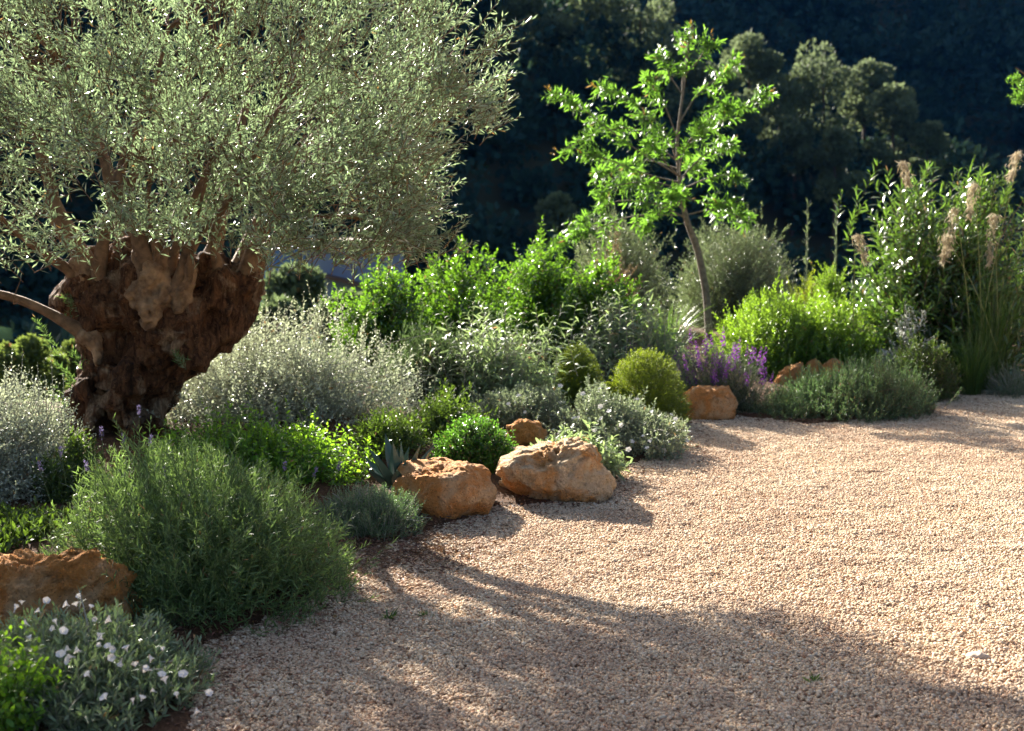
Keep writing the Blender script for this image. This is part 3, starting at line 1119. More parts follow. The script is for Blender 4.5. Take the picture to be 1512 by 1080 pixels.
rock([(1208, 570), (1210, 540), (1225, 532), (1244, 533), (1250, 560), (1240, 580)], 12.0, 0.25, "blocky ochre stone at the far end of the low stone row", m_rock, 39, 1.0, sub=5)

# ------------------------------------------------------------------ shrubs and plants
def spot(px0, px1, ytop, Y):
    """centre, half width and height of a plant seen between px0 and px1 with its top at ytop, standing at distance Y"""
    a, c = at(px0, ytop, Y), at(px1, ytop, Y)
    x = (a[0] + c[0]) / 2
    z = gz(x, Y)
    return np.array((x, Y, z)), (c[0] - a[0]) / 2, a[2] - z


def spikes(lb, sb, pts_px, Y, L=0.3, ll=0.02, lw=0.008, n=16, seed=1, dirv=(0.1, -0.1, 1.0), jit=.18, ang=0.95, kind='q', curve=.12):
    rg = np.random.default_rng(seed)
    tp = np.array([at(x, y, Y) for x, y in pts_px]) + rg.normal(0, .05, (len(pts_px), 3)) * np.array((0, 1, 0))
    twigs(lb, rg, tp, nrm(np.array(dirv) + rg.normal(0, jit, tp.shape)), L, n, ll, lw, ang=ang, opposite=True, sb=sb, srad=0.0022, tipscale=.5, kind=kind, curve=curve)


def shrub(name, px0, px1, ytop, Y, label, cat, mat, stemmat, seed, ntw, L, n, ll, lw, ry=None, ang=0.8, up=0.5, inner=0.55, lump=0.2, kind='q',
          bend=0.0, curve=0.12, srad=0.0012, group=None, nst=40, freq=2.2, spread=0.3, opposite=False, tipscale=0.7, roll=0.5, jit=0.25, zmin=-0.02,
          fold=0.2, angtip=0.5, core=0.25, lobes=None, spk=None, stray=0.06):
    rng = np.random.default_rng(seed)
    c, rx, H = spot(px0, px1, ytop, Y)
    ry = ry if ry else rx * 0.85
    root = thing(name, c, label, cat, group)
    lb, sb = MB(), MB()
    if lobes is None:
        lobes = [(0, 0, 0, 1, 1, 1)]
    al, tl = [], []
    for (ox, oy, oz, sx, sy, sz) in lobes:
        k = int(ntw * sx * sz / sum(q[3] * q[5] for q in lobes))
        t_, o_ = dome(rng, k, c + np.array((ox * rx, oy * ry, oz * H)), (rx * sx, ry * sy, H * sz), inner, up, lump, zmin, seed, freq, spread, stray)
        al.append(t_)
        tl.append(o_)
    tips, outs = np.concatenate(al), np.concatenate(tl)
    twigs(lb, rng, tips, outs, L, n, ll, lw, ang=ang, bend=bend, curve=curve, kind=kind, sb=sb, srad=srad, opposite=opposite, tipscale=tipscale,
          roll=roll, jit=jit, fold=fold, angtip=angtip)
    if core:
        k = int(ntw * core)
        d = nrm(rng.normal(size=(k, 3)))
        d[:, 2] = np.abs(d[:, 2])
        t2 = c + d * np.array((rx, ry, H)) * (0.75 * rng.random(k) ** 0.4)[:, None]
        twigs(lb, rng, t2, nrm(d + np.array((0, 0, .5))), L, n, ll * 1.1, lw * 1.2, ang=ang, kind=kind, jit=.4)
    if spk:
        spikes(lb, sb, *spk[0], **spk[1])
    basestems(sb, rng, c, tips, nst, 0.006 * max(1, H), 0.002)
    part("foliage", lb, mat, root)
    part("stems", sb, stemmat, root)
    return root, c, rx, ry, H, tips, outs, rng


# leaf materials
m_silver = leafmat("silver_leaf", (0.24, 0.27, 0.18), (0.42, 0.45, 0.37), (0.48, 0.50, 0.42), yp=1.5, tr=(0.40, 0.45, 0.27), fac=0.34, rough=0.42, var=0.35, spec=0.5)
m_lav = leafmat("lavender_leaf", (0.08, 0.145, 0.045), (0.12, 0.18, 0.08), (0.18, 0.27, 0.12), tr=(0.24, 0.38, 0.08), fac=0.38, rough=0.5, var=0.4, yp=4)
m_bright = leafmat("bright_herb_leaf", (0.07, 0.16, 0.02), (0.10, 0.2, 0.04), (0.10, 0.22, 0.02), tr=(0.34, 0.62, 0.03), fac=0.48, rough=0.4, var=0.35)
m_hedge = leafmat("glossy_hedge_leaf", (0.028, 0.085, 0.012), (0.05, 0.10, 0.025), (0.07, 0.16, 0.018), tr=(0.19, 0.40, 0.02), fac=0.36, rough=0.2, var=0.5, spec=0.9, yp=2)
m_box = leafmat("box_leaf", (0.035, 0.10, 0.015), (0.06, 0.13, 0.03), (0.07, 0.18, 0.02), tr=(0.16, 0.38, 0.03), fac=0.36, rough=0.25, var=0.4, spec=0.6, yp=2)
m_sage = leafmat("grey_sage_leaf", (0.12, 0.17, 0.09), (0.27, 0.31, 0.22), (0.20, 0.26, 0.14), tr=(0.30, 0.42, 0.14), fac=0.38, rough=0.5, var=0.35)
m_heath = leafmat("golden_heath_leaf", (0.075, 0.125, 0.012), (0.09, 0.14, 0.02), (0.17, 0.23, 0.02), tr=(0.32, 0.42, 0.02), fac=0.4, rough=0.5, var=0.35, yp=2)
m_lime = leafmat("lime_leaf", (0.055, 0.13, 0.018), (0.09, 0.16, 0.035), (0.12, 0.23, 0.025), tr=(0.30, 0.50, 0.03), fac=0.4, rough=0.32, var=0.45, yp=2, spec=.7)
m_rosem = leafmat("rosemary_leaf", (0.055, 0.115, 0.045), (0.12, 0.18, 0.09), (0.19, 0.28, 0.14), tr=(0.16, 0.29, 0.08), fac=0.28, rough=0.45, var=0.4, yp=3)
m_rockrose = leafmat("grey_rockrose_leaf", (0.12, 0.16, 0.09), (0.28, 0.31, 0.24), (0.28, 0.31, 0.22), yp=2, tr=(0.27, 0.34, 0.16), fac=0.32, rough=0.45, var=0.4)
m_conv = leafmat("silky_grey_leaf", (0.15, 0.19, 0.10), (0.26, 0.29, 0.19), (0.22, 0.27, 0.15), tr=(0.20, 0.30, 0.09), fac=0.27, rough=0.38, var=0.4)
m_oleander = leafmat("oleander_leaf", (0.035, 0.075, 0.022), (0.07, 0.11, 0.045), (0.08, 0.15, 0.025), tr=(0.16, 0.30, 0.03), fac=0.28, rough=0.22, var=0.5, spec=0.9, yp=4)
m_tree = leafmat("young_tree_leaf", (0.05, 0.13, 0.022), (0.09, 0.17, 0.05), (0.08, 0.18, 0.025), tr=(0.20, 0.42, 0.04), fac=0.42, rough=0.4, var=0.5, spec=.4)
m_treetip = leafmat("red_young_leaf", (0.22, 0.13, 0.03), tr=(0.42, 0.26, 0.04), fac=0.4, rough=0.4)
m_greybush = leafmat("grey_green_leaf", (0.12, 0.15, 0.09), (0.22, 0.25, 0.18), tr=(0.18, 0.24, 0.09), fac=0.35, rough=0.35, var=0.4)
m_rustbush = leafmat("rusty_leaf", (0.15, 0.10, 0.06), (0.2, 0.15, 0.1), tr=(0.25, 0.16, 0.07), fac=0.35, rough=0.5, var=0.4)
m_grass = leafmat("grass_blade", (0.05, 0.10, 0.022), (0.08, 0.14, 0.035), tr=(0.15, 0.27, 0.035), fac=0.33, rough=0.4, var=0.35)
m_whiteleaf = leafmat("white_felt_leaf", (0.42, 0.44, 0.38), (0.5, 0.5, 0.45), tr=(0.34, 0.36, 0.28), fac=0.3, rough=0.4, var=0.3)
m_dark = leafmat("dark_shrub_leaf", (0.03, 0.065, 0.015), (0.05, 0.08, 0.03), (0.07, 0.10, 0.015), tr=(0.14, 0.24, 0.02), fac=0.35, rough=0.4, var=0.5)
m_dsage = leafmat("dark_sage_leaf", (0.055, 0.085, 0.04), (0.11, 0.14, 0.09), (0.09, 0.12, 0.06), tr=(0.09, 0.15, 0.04), fac=0.28, rough=0.5, var=0.4)
m_agave = leafmat("agave_skin", (0.055, 0.10, 0.075), (0.055, 0.10, 0.075), tr=(0.05, 0.1, 0.05), fac=0.04, rough=0.45, var=0.15)
m_white = leafmat("white_petal", (0.82, 0.80, 0.77), tr=(0.62, 0.58, 0.52), fac=0.35, rough=0.6, var=0.15)
m_purple = leafmat("purple_petal", (0.17, 0.05, 0.27), (0.2, 0.07, 0.30), tr=(0.26, 0.06, 0.36), fac=0.32, rough=0.6, var=0.3)
m_lavfl = leafmat("lavender_bud", (0.20, 0.17, 0.30), tr=(0.25, 0.2, 0.36), fac=0.3, rough=0.7, var=0.3)
m_plume = leafmat("reed_plume", (0.46, 0.40, 0.28), tr=(0.50, 0.43, 0.29), fac=0.45, rough=0.7, var=0.25)
m_straw = plain("straw_stem", (0.22, 0.25, 0.09), 0.7, (0.16, 0.18, 0.06), 8)

# silver shrubs on both sides of the trunk
shrub("silver_shrub", 190, 618, 462, 9.4, "large rounded silver grey shrub with fine stems between the olive trunk and the glossy hedge", "shrub", m_silver, m_greystem, 201,
      2700, 0.25, 12, 0.034, 0.0165, ry=0.85, ang=1.0, up=0.5, inner=0.5, lump=0.24, opposite=True, srad=0.0011, nst=90, tipscale=0.5, jit=.3, zmin=-.1, group="silver leaved shrubs",
      spk=([[(395, 432), (372, 440), (455, 415), (420, 446), (480, 418), (500, 432), (435, 442), (350, 458), (530, 452), (555, 470), (580, 490), (330, 480), (600, 520), (470, 440), (410, 455), (365, 470), (515, 455), (540, 480),
             (628, 508), (615, 545), (625, 560), (640, 590), (388, 450), (448, 432), (505, 445), (475, 455), (345, 475), (560, 490), (590, 510)], 9.2], dict(L=.34, ll=.033, lw=.015, seed=5)))
shrub("silver_shrub", -160, 128, 548, 6.95, "silver grey shrub at the picture's edge in front of the olive trunk's foot", "shrub", m_silver, m_greystem, 203,
      2200, 0.24, 13, 0.028, 0.0135, ry=0.8, ang=1.0, up=0.5, inner=0.5, lump=0.16, opposite=True, srad=0.0011, nst=70, tipscale=.5, jit=.3, zmin=-.1, group="silver leaved shrubs",
      spk=([[(25, 520), (70, 522), (48, 540), (92, 548), (10, 545), (60, 555), (100, 575), (-20, 540), (112, 600), (35, 555), (82, 560)], 6.9], dict(L=.28, ll=.024, lw=.011, seed=6)))

# lavender
lv = shrub("lavender_bush", 60, 522, 648, 5.42, "big dome of green lavender with a few faded spikes beside the deep orange boulder", "shrub", m_lav, m_gstem, 211,
           3300, 0.18, 15, 0.048, 0.0058, ry=0.74, ang=0.75, up=0.75, inner=0.45, lump=0.14, srad=0.0014, nst=80, kind='c', curve=0.2, spread=0.4, zmin=-0.15, roll=.9, angtip=.45, core=.25)
lavroot = lv[0]
rg = np.random.default_rng(212)


def lav_spike(px, py, Y, hgt, lean):
    top = at(px, py, Y)
    sb = MB()
    bot = top - np.array((lean, 0, hgt))
    P = smoothline([bot, (bot + top) / 2 + np.array((lean * .15, 0, .02)), top], 7)
    tubes(sb, P[None], np.linspace(.0018, .0012, 7)[None])
    o = part("flower_stalk", sb, m_gstem, lavroot)
    fb = MB()
    k = 46
    t = rg.random(k)
    ax = nrm(P[-1] - P[-2])
    d = nrm(rg.normal(size=(k, 3)))
    leaves(fb, top + ax * (t * .045 - .02)[:, None] + d * .004, nrm(d + ax * .8), d, .011, .006, age=t)
    part("flower_spike", fb, m_lavfl, lavroot)


for a in [(90, 668, 5.9, .16, -.02), (150, 640, 6.0, .2, -.01), (205, 608, 5.9, .28, .0), (183, 650, 5.8, .18, -.02), (222, 652, 5.8, .16, .02), (278, 740, 5.4, .16, .05), (370, 770, 5.3, .14, .02), (465, 700, 5.9, .14, .04), (245, 700, 5.4, .12, -.03),
          (330, 690, 5.7, .15, .02), (500, 690, 6.0, .15, .06), (420, 690, 5.9, .14, .01), (128, 690, 5.6, .16, -.03), (60, 690, 5.8, .2, -.05)]:
    lav_spike(*a)

# low grey cushion beside the lavender
shrub("cotton_lavender", 455, 635, 716, 6.6, "low feathery grey green cushion between the lavender and the orange ochre boulder", "shrub", m_rosem, m_greystem, 221,
      1500, 0.12, 22, 0.017, 0.0042, ry=0.36, ang=0.9, up=0.5, inner=0.45, lump=0.2, srad=.0012, nst=30, core=.4)
# bright herb clump
hb = shrub("green_herb", 215, 556, 600, 7.6, "bright sunlit green herb clump with oval leaves in front of the silver shrub", "plant", m_bright, m_gstem, 231,
           1150, 0.28, 12, 0.046, 0.023, ry=0.6, ang=1.1, up=1.1, inner=0.35, lump=0.25, kind='c', curve=.2, opposite=True, srad=0.002, nst=60, angtip=.8, tipscale=.6, core=.4,
           lobes=[(-.25, -.1, 0, .75, 1, 1.0), (.35, .1, 0, .65, .9, .8), (-.75, 0, 0, .38, .7, .7)],
           spk=([[(365, 565), (300, 590), (420, 585), (445, 570), (390, 600), (430, 610), (470, 600), (340, 610), (280, 625), (405, 590), (455, 640), (380, 640), (250, 640), (320, 600)], 7.5],
                dict(L=.3, ll=.044, lw=.021, n=12, seed=7, ang=1.1, kind='c', curve=.2)))
# round dark box
shrub("box_ball", 634, 768, 612, 8.1, "small glossy dark green ball shrub between the agave and the pale topped boulder", "shrub", m_box, m_stem, 241,
      1300, 0.09, 12, 0.020, 0.013, ry=0.28, ang=0.95, up=0.35, inner=0.55, lump=0.12, kind='q', opposite=True, nst=20, core=.5)
# leafy plant behind the pale boulder
shrub("leafy_perennial", 765, 928, 636, 7.95, "fresh pale green leafy perennial spilling behind the pale topped boulder", "plant", m_sage, m_gstem, 251,
      210, 0.13, 11, 0.085, 0.024, ry=0.3, ang=1.15, up=0.6, inner=0.4, lump=0.2, kind='c', curve=.35, nst=12, core=.6)
for p_ in (m_sage,):
    pass

# rockrose mats with white flowers
rr1 = shrub("rockrose", 805, 1025, 566, 9.1, "grey green rockrose cushion dotted with white blossoms in front of the golden dome", "shrub", m_rockrose, m_greystem, 261,
            1350, 0.13, 13, 0.034, 0.0145, ry=0.55, ang=0.9, up=0.5, inner=0.5, lump=0.22, opposite=True, nst=40, core=.4, lobes=[(-.25, .1, 0, .75, 1, 1), (.35, -.3, 0, .65, .8, .72)])
rr2 = shrub("rockrose", 685, 850, 566, 9.5, "paler grey rockrose cushion above the small rust red stone", "shrub", m_rockrose, m_greystem, 262,
            1050, 0.13, 13, 0.033, 0.014, ry=0.4, ang=0.9, up=0.5, inner=0.5, lump=0.22, opposite=True, nst=30, core=.4)


def blossom_mesh(name, r, npet, cup, mat, wide=1.0):
    b_ = MB()
    for k in range(npet):
        a = k * 2 * PI / npet
        d = np.array([(math.cos(a) * math.cos(cup), math.sin(a) * math.cos(cup), math.sin(cup))])
        nn_ = np.array([(-math.cos(a) * math.sin(cup), -math.sin(a) * math.sin(cup), math.cos(cup))])
        leaves(b_, np.zeros((1, 3)), d, nn_, r, r * wide, 0.15, 0.05, 'c')
    me = b_.mesh(name)
    me.materials.append(mat)
    return me


def face_quat(d):
    return Vector(tuple(float(x) for x in d)).to_track_quat('Z', 'Y').to_euler()


me_rr = blossom_mesh("blossom", 0.019, 5, 0.25, m_white, 1.0)


def blossoms(root, me, P, Dn, rg, name="flower", smin=.8, smax=1.2):
    for p, d in zip(P, Dn):
        o = bpy.data.objects.new(name, me)
        COL.objects.link(o)
        o.parent = root
        o.location = Vector(tuple(float(x) for x in p)) - root.location
        o.rotation_euler = face_quat(d)
        s_ = rg.uniform(smin, smax)
        o.scale = (s_, s_, s_)


def surf(root_tuple, n, rg, face=None):
    root, c, rx, ry, H, tips, outs, _ = root_tuple
    q = (tips - c) / np.array((rx, ry, H))
    ok_ = np.where((np.linalg.norm(q, axis=1) > 0.8) & (tips[:, 1] < c[1] + 0.25 * ry))[0]
    i = rg.choice(ok_, n, replace=False)
    return tips[i], outs[i]


rg = np.random.default_rng(263)
for rt, nfl in ((rr1, 34), (rr2, 14)):
    p, d = surf(rt, nfl, rg)
    blossoms(rt[0], me_rr, p + d * .012, d + rg.normal(0, .3, d.shape) + np.array((-.2, -.4, .2)), rg)
p = np.array([at(x, y, 8.3) for x, y in [(916, 672), (928, 664), (914, 684)]])
blossoms(rr1[0], me_rr, p, np.tile(np.array((-.2, -.7, .6)), (3, 1)), rg, smin=1.2, smax=1.5)

# golden heath domes
shrub("golden_heath", 886, 1022, 512, 10.2, "larger yellow green clipped looking dome beside the purple wallflower", "shrub", m_heath, m_gstem, 271,
      3600, 0.075, 15, 0.014, 0.0056, ry=0.34, ang=0.9, up=0.35, inner=0.7, lump=0.06, spread=.3, nst=20, core=.5, zmin=-.3, freq=4, stray=0)
shrub("golden_heath", 804, 896, 508, 10.8, "smaller yellow green dome behind the rockrose cushions", "shrub", m_heath, m_gstem, 272,
      2300, 0.075, 15, 0.014, 0.0056, ry=0.27, ang=0.9, up=0.35, inner=0.7, lump=0.08, spread=.3, nst=20, core=.5, zmin=-.3, freq=4, stray=0)

# purple wallflower
wf = shrub("wallflower", 985, 1145, 512, 10.9, "grey leaved wallflower covered in purple flower spikes above the square orange boulder", "plant", m_dsage, m_greystem, 281,
           900, 0.17, 16, 0.034, 0.0055, ry=0.38, ang=0.7, up=0.7, inner=0.4, lump=0.2, nst=40, core=.4)
rg = np.random.default_rng(282)
sp_me = []
for k in range(4):
    b_ = MB()
    nf = 15
    t = np.linspace(0, 1, nf)
    for i in range(nf):
        a = i * 2.4
        ctr = np.array((math.cos(a) * .014 * (1.1 - t[i] * .6), math.sin(a) * .014 * (1.1 - t[i] * .6), t[i] * 0.12))
        for j in range(4):
            q = j * PI / 2 + rg.uniform(0, 1)
            od = np.array((math.cos(a), math.sin(a), .5))
            od /= np.linalg.norm(od)
            U, W = frame(od[None])
            d = U * math.cos(q) + W * math.sin(q) + od * .2
            leaves(b_, ctr[None], d, od[None], .0115 * (1.15 - .6 * t[i]), .010 * (1.15 - .6 * t[i]), age=t[i])
    me = b_.mesh("flower_spike")
    me.materials.append(m_purple)
    sp_me.append(me)


def wf_spikes(root_tuple, n, rg):
    root, c, rx, ry, H, tips, outs, _ = root_tuple
    ok_ = np.where(tips[:, 2] > c[2] + H * .3)[0]
    idx = rg.choice(ok_, n, replace=False)
    sb = MB()
    for i in idx:
        top = tips[i] + np.array((0, 0, .02))
        o = bpy.data.objects.new("flower_spike", sp_me[int(rg.integers(4))])
        COL.objects.link(o)
        o.parent = root
        o.location = Vector(tuple(float(v) for v in top)) - root.location
        o.rotation_euler = face_quat(nrm(outs[i] * .5 + np.array((0, 0, 1.0))))
        s_ = rg.uniform(.75, 1.25)
        o.scale = (s_, s_, s_)


wf_spikes(wf, 84, rg)
wf2 = shrub("wallflower", 880, 1010, 520, 11.4, "sparse purple flowered wallflower just behind the two golden domes", "plant", m_dsage, m_greystem, 283,
            300, 0.2, 12, 0.034, 0.0055, ry=0.25, ang=0.7, up=0.9, inner=0.4, lump=0.25, nst=20, core=.2)
wf_spikes(wf2, 16, rg)

# prostrate rosemary
shrub("creeping_rosemary", 1095, 1398, 528, 10.75, "wide low mound of dark grey green rosemary spreading onto the gravel", "shrub", m_rosem, m_stem, 291,
      2500, 0.21, 24, 0.034, 0.0062, ry=0.6, ang=0.75, up=0.55, inner=0.5, lump=0.2, bend=-.1, srad=.0016, nst=50, core=.4,
      lobes=[(-.05, 0, 0, .7, 1, .85), (.35, .1, 0, .65, .9, 1.0), (-.55, -.2, 0, .45, .7, .45)])
# lime green shrub
shrub("lime_shrub", 1045, 1310, 432, 12.8, "lime green dense shrub glowing in the sun behind the stone row", "shrub", m_lime, m_gstem, 301,
      3000, 0.22, 16, 0.046, 0.015, ry=0.75, ang=0.7, up=0.9, inner=0.5, lump=0.14, nst=50, core=.4, spread=.2, lobes=[(-.3, 0, 0, .7, 1, 1), (.35, 0, 0, .68, 1, .95)])

# hedge of glossy shrubs behind
for i, (x0, x1, yt, Y, lab) in enumerate([
    (480, 650, 392, 12.0, "glossy green shrub nearest the olive tree in the hedge beyond the silver shrub"),
    (595, 770, 376, 12.4, "glossy green hedge shrub in the middle, rising over the grey sage"),
    (725, 880, 352, 12.9, "tallest glossy green hedge shrub, right below the dim valley pine"),
    (800, 965, 384, 12.4, "glossy hedge shrub sparkling with light under the young tree's side branches")]):
    shrub("hedge_shrub", x0, x1, yt, Y, lab, "shrub", m_hedge, m_stem, 311 + i, 900, 0.18, 12, 0.056, 0.029, ry=0.5, ang=0.9, up=0.8, inner=0.5, lump=0.28, kind='q',
          nst=24, core=.4, freq=3.0, group="glossy hedge shrubs at the back of the bed")
# grey sage thickets
shrub("grey_sage", 620, 848, 455, 10.3, "tall grey green sage with arching narrow leaves in front of the middle hedge shrub", "shrub", m_sage, m_greystem, 321,
      420, 0.44, 12, 0.125, 0.023, ry=0.6, ang=1.05, up=1.0, inner=0.4, lump=0.22, kind='c', curve=.55, opposite=True, srad=.0022, nst=60, tipscale=.45, core=.3,
      spk=([[(632, 480), (655, 462), (680, 470), (700, 448), (722, 455), (745, 446), (768, 458), (790, 450), (812, 470), (835, 490), (645, 510), (690, 500), (735, 490), (780, 500), (822, 520), (608, 520), (625, 560), (665, 545)], 9.9],
           dict(L=.42, ll=.12, lw=.021, n=13, seed=24, ang=1.1, kind='c', curve=.55)))
shrub("grey_sage", 815, 1050, 440, 11.7, "tall grey green sage with upright whorled stems behind the golden domes", "shrub", m_sage, m_greystem, 322,
      430, 0.46, 12, 0.125, 0.023, ry=0.55, ang=1.05, up=1.1, inner=0.4, lump=0.22, kind='c', curve=.55, opposite=True, srad=.0022, nst=60, tipscale=.45, core=.3,
      spk=([[(830, 455), (852, 440), (875, 448), (898, 436), (915, 428), (935, 440), (958, 432), (980, 445), (1002, 452), (1025, 470), (845, 480), (885, 475), (925, 470), (965, 475), (1005, 490)], 11.3],
           dict(L=.48, ll=.125, lw=.021, n=13, seed=25, ang=1.1, kind='c', curve=.55)))
shrub("dark_shrub", 550, 720, 480, 10.4, "shaded dark green undergrowth between the silver shrub and the grey sage", "shrub", m_dsage, m_stem, 323,
      700, 0.26, 14, 0.075, 0.014, ry=0.5, ang=.8, up=.9, inner=.4, lump=.2, nst=20)

for i, (x0, x1, yt_, Y, lab) in enumerate([(600, 720, 570, 8.9, "shaded dark green ground cover between the silver shrub and the box ball"), (505, 640, 600, 8.3, "dim green ground cover behind the agave"),
                                         (60, 150, 650, 6.9, "dark green leaves at the left foot of the lavender under the silver shrub")]):
    shrub("ground_cover", x0, x1, yt_, Y, lab, "plant", m_dark, m_gstem, 360 + i, 520, 0.16, 12, 0.04, 0.012, ry=0.4, ang=.9, up=.6, inner=.35, lump=.25, nst=14, core=.5, zmin=-.1)

# agave
rg = np.random.default_rng(331)
c, rx, H = spot(545, 628, 640, 7.2)
ag = thing("agave", c, "small blue green agave rosette in the shade behind the orange ochre boulder", "succulent")
b = MB()
for k in range(22):
    a = k * 2.4
    el = 0.35 + 1.1 * (k / 22)
    ln = 0.34 * (0.8 + .2 * math.sin(k)) * (1.0 if k < 17 else .85)
    d = np.array((math.cos(a) * math.cos(el), math.sin(a) * math.cos(el), math.sin(el)))
    n_ = np.array((-math.cos(a) * math.sin(el), -math.sin(a) * math.sin(el), math.cos(el)))
    s_ = np.cross(d, n_)
    st_ = np.array([0, .15, .35, .55, .75, .9, 1.0])
    wd = np.array([.30, .32, .40, .40, .27, .11, .0]) * .17
    V = []
    for t, w_ in zip(st_, wd):
        p = c + np.array((0, 0, .02)) + d * ln * t + n_ * ln * .10 * t * t
        V += [p + s_ * w_ / 2 * 1.0 + n_ * w_ * .16, p - n_ * .004, p - s_ * w_ / 2 + n_ * w_ * .16, p - n_ * (.012 * (1 - t) + w_ * .25)]
    T = []
    for i in range(6):
        for j in range(4):
            j2 = (j + 1) % 4
            p, q, r_, u = i * 4 + j, i * 4 + j2, i * 4 + 4 + j2, i * 4 + 4 + j
            T += [(p, q, r_), (p, r_, u)]
    b.add(V, T)
part("leaves", b, m_agave, ag)

# silver convolvulus with white funnels, front corner
cv = shrub("silverbush", -50, 322, 915, 4.22, "silvery grey bush with white funnel flowers in the front corner beside the gravel", "shrub", m_conv, m_greystem, 341,
           1250, 0.13, 13, 0.048, 0.0115, ry=0.46, ang=0.75, up=0.6, inner=0.5, lump=0.2, kind='c', curve=.15, nst=60, core=.4, srad=.0014,
           lobes=[(-.35, .15, 0, .7, 1, 1), (.3, -.1, 0, .68, .9, .62), (.05, 0, 0, .6, 1, .85)])


def funnel_mesh(r, cup, seed):
    rg_ = np.random.default_rng(seed)
    b_ = MB()
    na = 15
    rings = [(0.0, .10), (.35, .16), (.7, .5), (1.0, 1.0)]
    V = []
    for t, q in rings:
        for j in range(na):
            a = j * 2 * PI / na
            rr_ = r * q * (1 + (.10 * math.cos(5 * a) if t > .9 else 0) + rg_.normal(0, .02))
            V.append((math.cos(a) * rr_, math.sin(a) * rr_, r * cup * t + (rg_.normal(0, .04) * r if t > .9 else 0)))
    T = []
    for i in range(3):
        for j in range(na):
            j2 = (j + 1) % na
            T += [(i * na + j, i * na + j2, i * na + na + j2), (i * na + j, i * na + na + j2, i * na + na + j)]
    b_.add(V, T)
    me = b_.mesh("flower", smooth=True)
    me.materials.append(m_white)
    return me


fm = [funnel_mesh(.0132, 1.0, 1), funnel_mesh(.011, 1.5, 2), funnel_mesh(.008, 2.8, 3)]
rg = np.random.default_rng(342)
fpx = [(32, 893), (68, 890), (120, 886), (113, 896), (133, 900), (138, 912), (165, 918), (103, 895), (85, 925), (92, 935), (82, 930), (155, 935), (152, 945), (105, 960), (112, 970), (104, 976), (120, 962), (150, 955), (160, 957), (188, 963), (180, 972), (165, 970), (170, 958),
       (240, 962), (228, 972), (215, 990), (225, 990), (238, 1000), (245, 1010), (232, 1023), (157, 1033), (208, 1036), (197, 1041), (308, 1025), (297, 1052), (262, 1032), (90, 970), (38, 940), (45, 925), (270, 1000), (60, 905), (20, 905), (200, 985), (133, 1000)]
P, D_ = [], []
for x, y in fpx:
    Y = np.interp(y, [880, 1060], [4.22, 3.72]) - .05
    p = at(x, y, Y)
    P.append(p)
    D_.append(nrm(np.array((-.25, -.35, .8)) + rg.normal(0, .8, 3)))
P, D_ = np.array(P), np.array(D_)
for k in range(3):
    s_ = slice(k, None, 3)
    blossoms(cv[0], fm[k], P[s_], D_[s_], rg, smin=.85, smax=1.25)

shrub("green_herb", -60, 88, 935, 3.86, "bright green clover like herb in the bottom corner among the silvery bush", "plant", m_bright, m_gstem, 351,
      170, 0.14, 10, 0.034, 0.018, ry=0.2, ang=1.1, up=.9, inner=.35, lump=.25, kind='c', opposite=True, nst=20)
shrub("grey_thyme", 40, 150, 1005, 3.95, "tiny leaved grey green thyme tuft at the bottom edge before the white funnel flowers", "plant", m_rosem, m_greystem, 352,
      420, 0.08, 22, 0.010, 0.003, ry=0.14, ang=.9, up=.5, inner=.4, lump=.2, nst=20)
shrub("creeping_thyme", 185, 310, 880, 4.95, "dark fine leaved thyme tuft in the shade between the deep orange boulder and the lavender", "plant", m_rosem, m_stem, 353,
      420, 0.12, 20, 0.013, 0.003, ry=0.16, ang=.8, up=.6, inner=.4, lump=.2, nst=20)
shrub("green_herb", -90, 95, 762, 5.9, "shaded broad leaved green plant beside the deep orange boulder at the picture's edge", "plant", m_dark, m_gstem, 354,
      330, 0.15, 10, 0.06, 0.022, ry=0.42, ang=.9, up=.9, inner=.3, lump=.2, kind='c', nst=15)

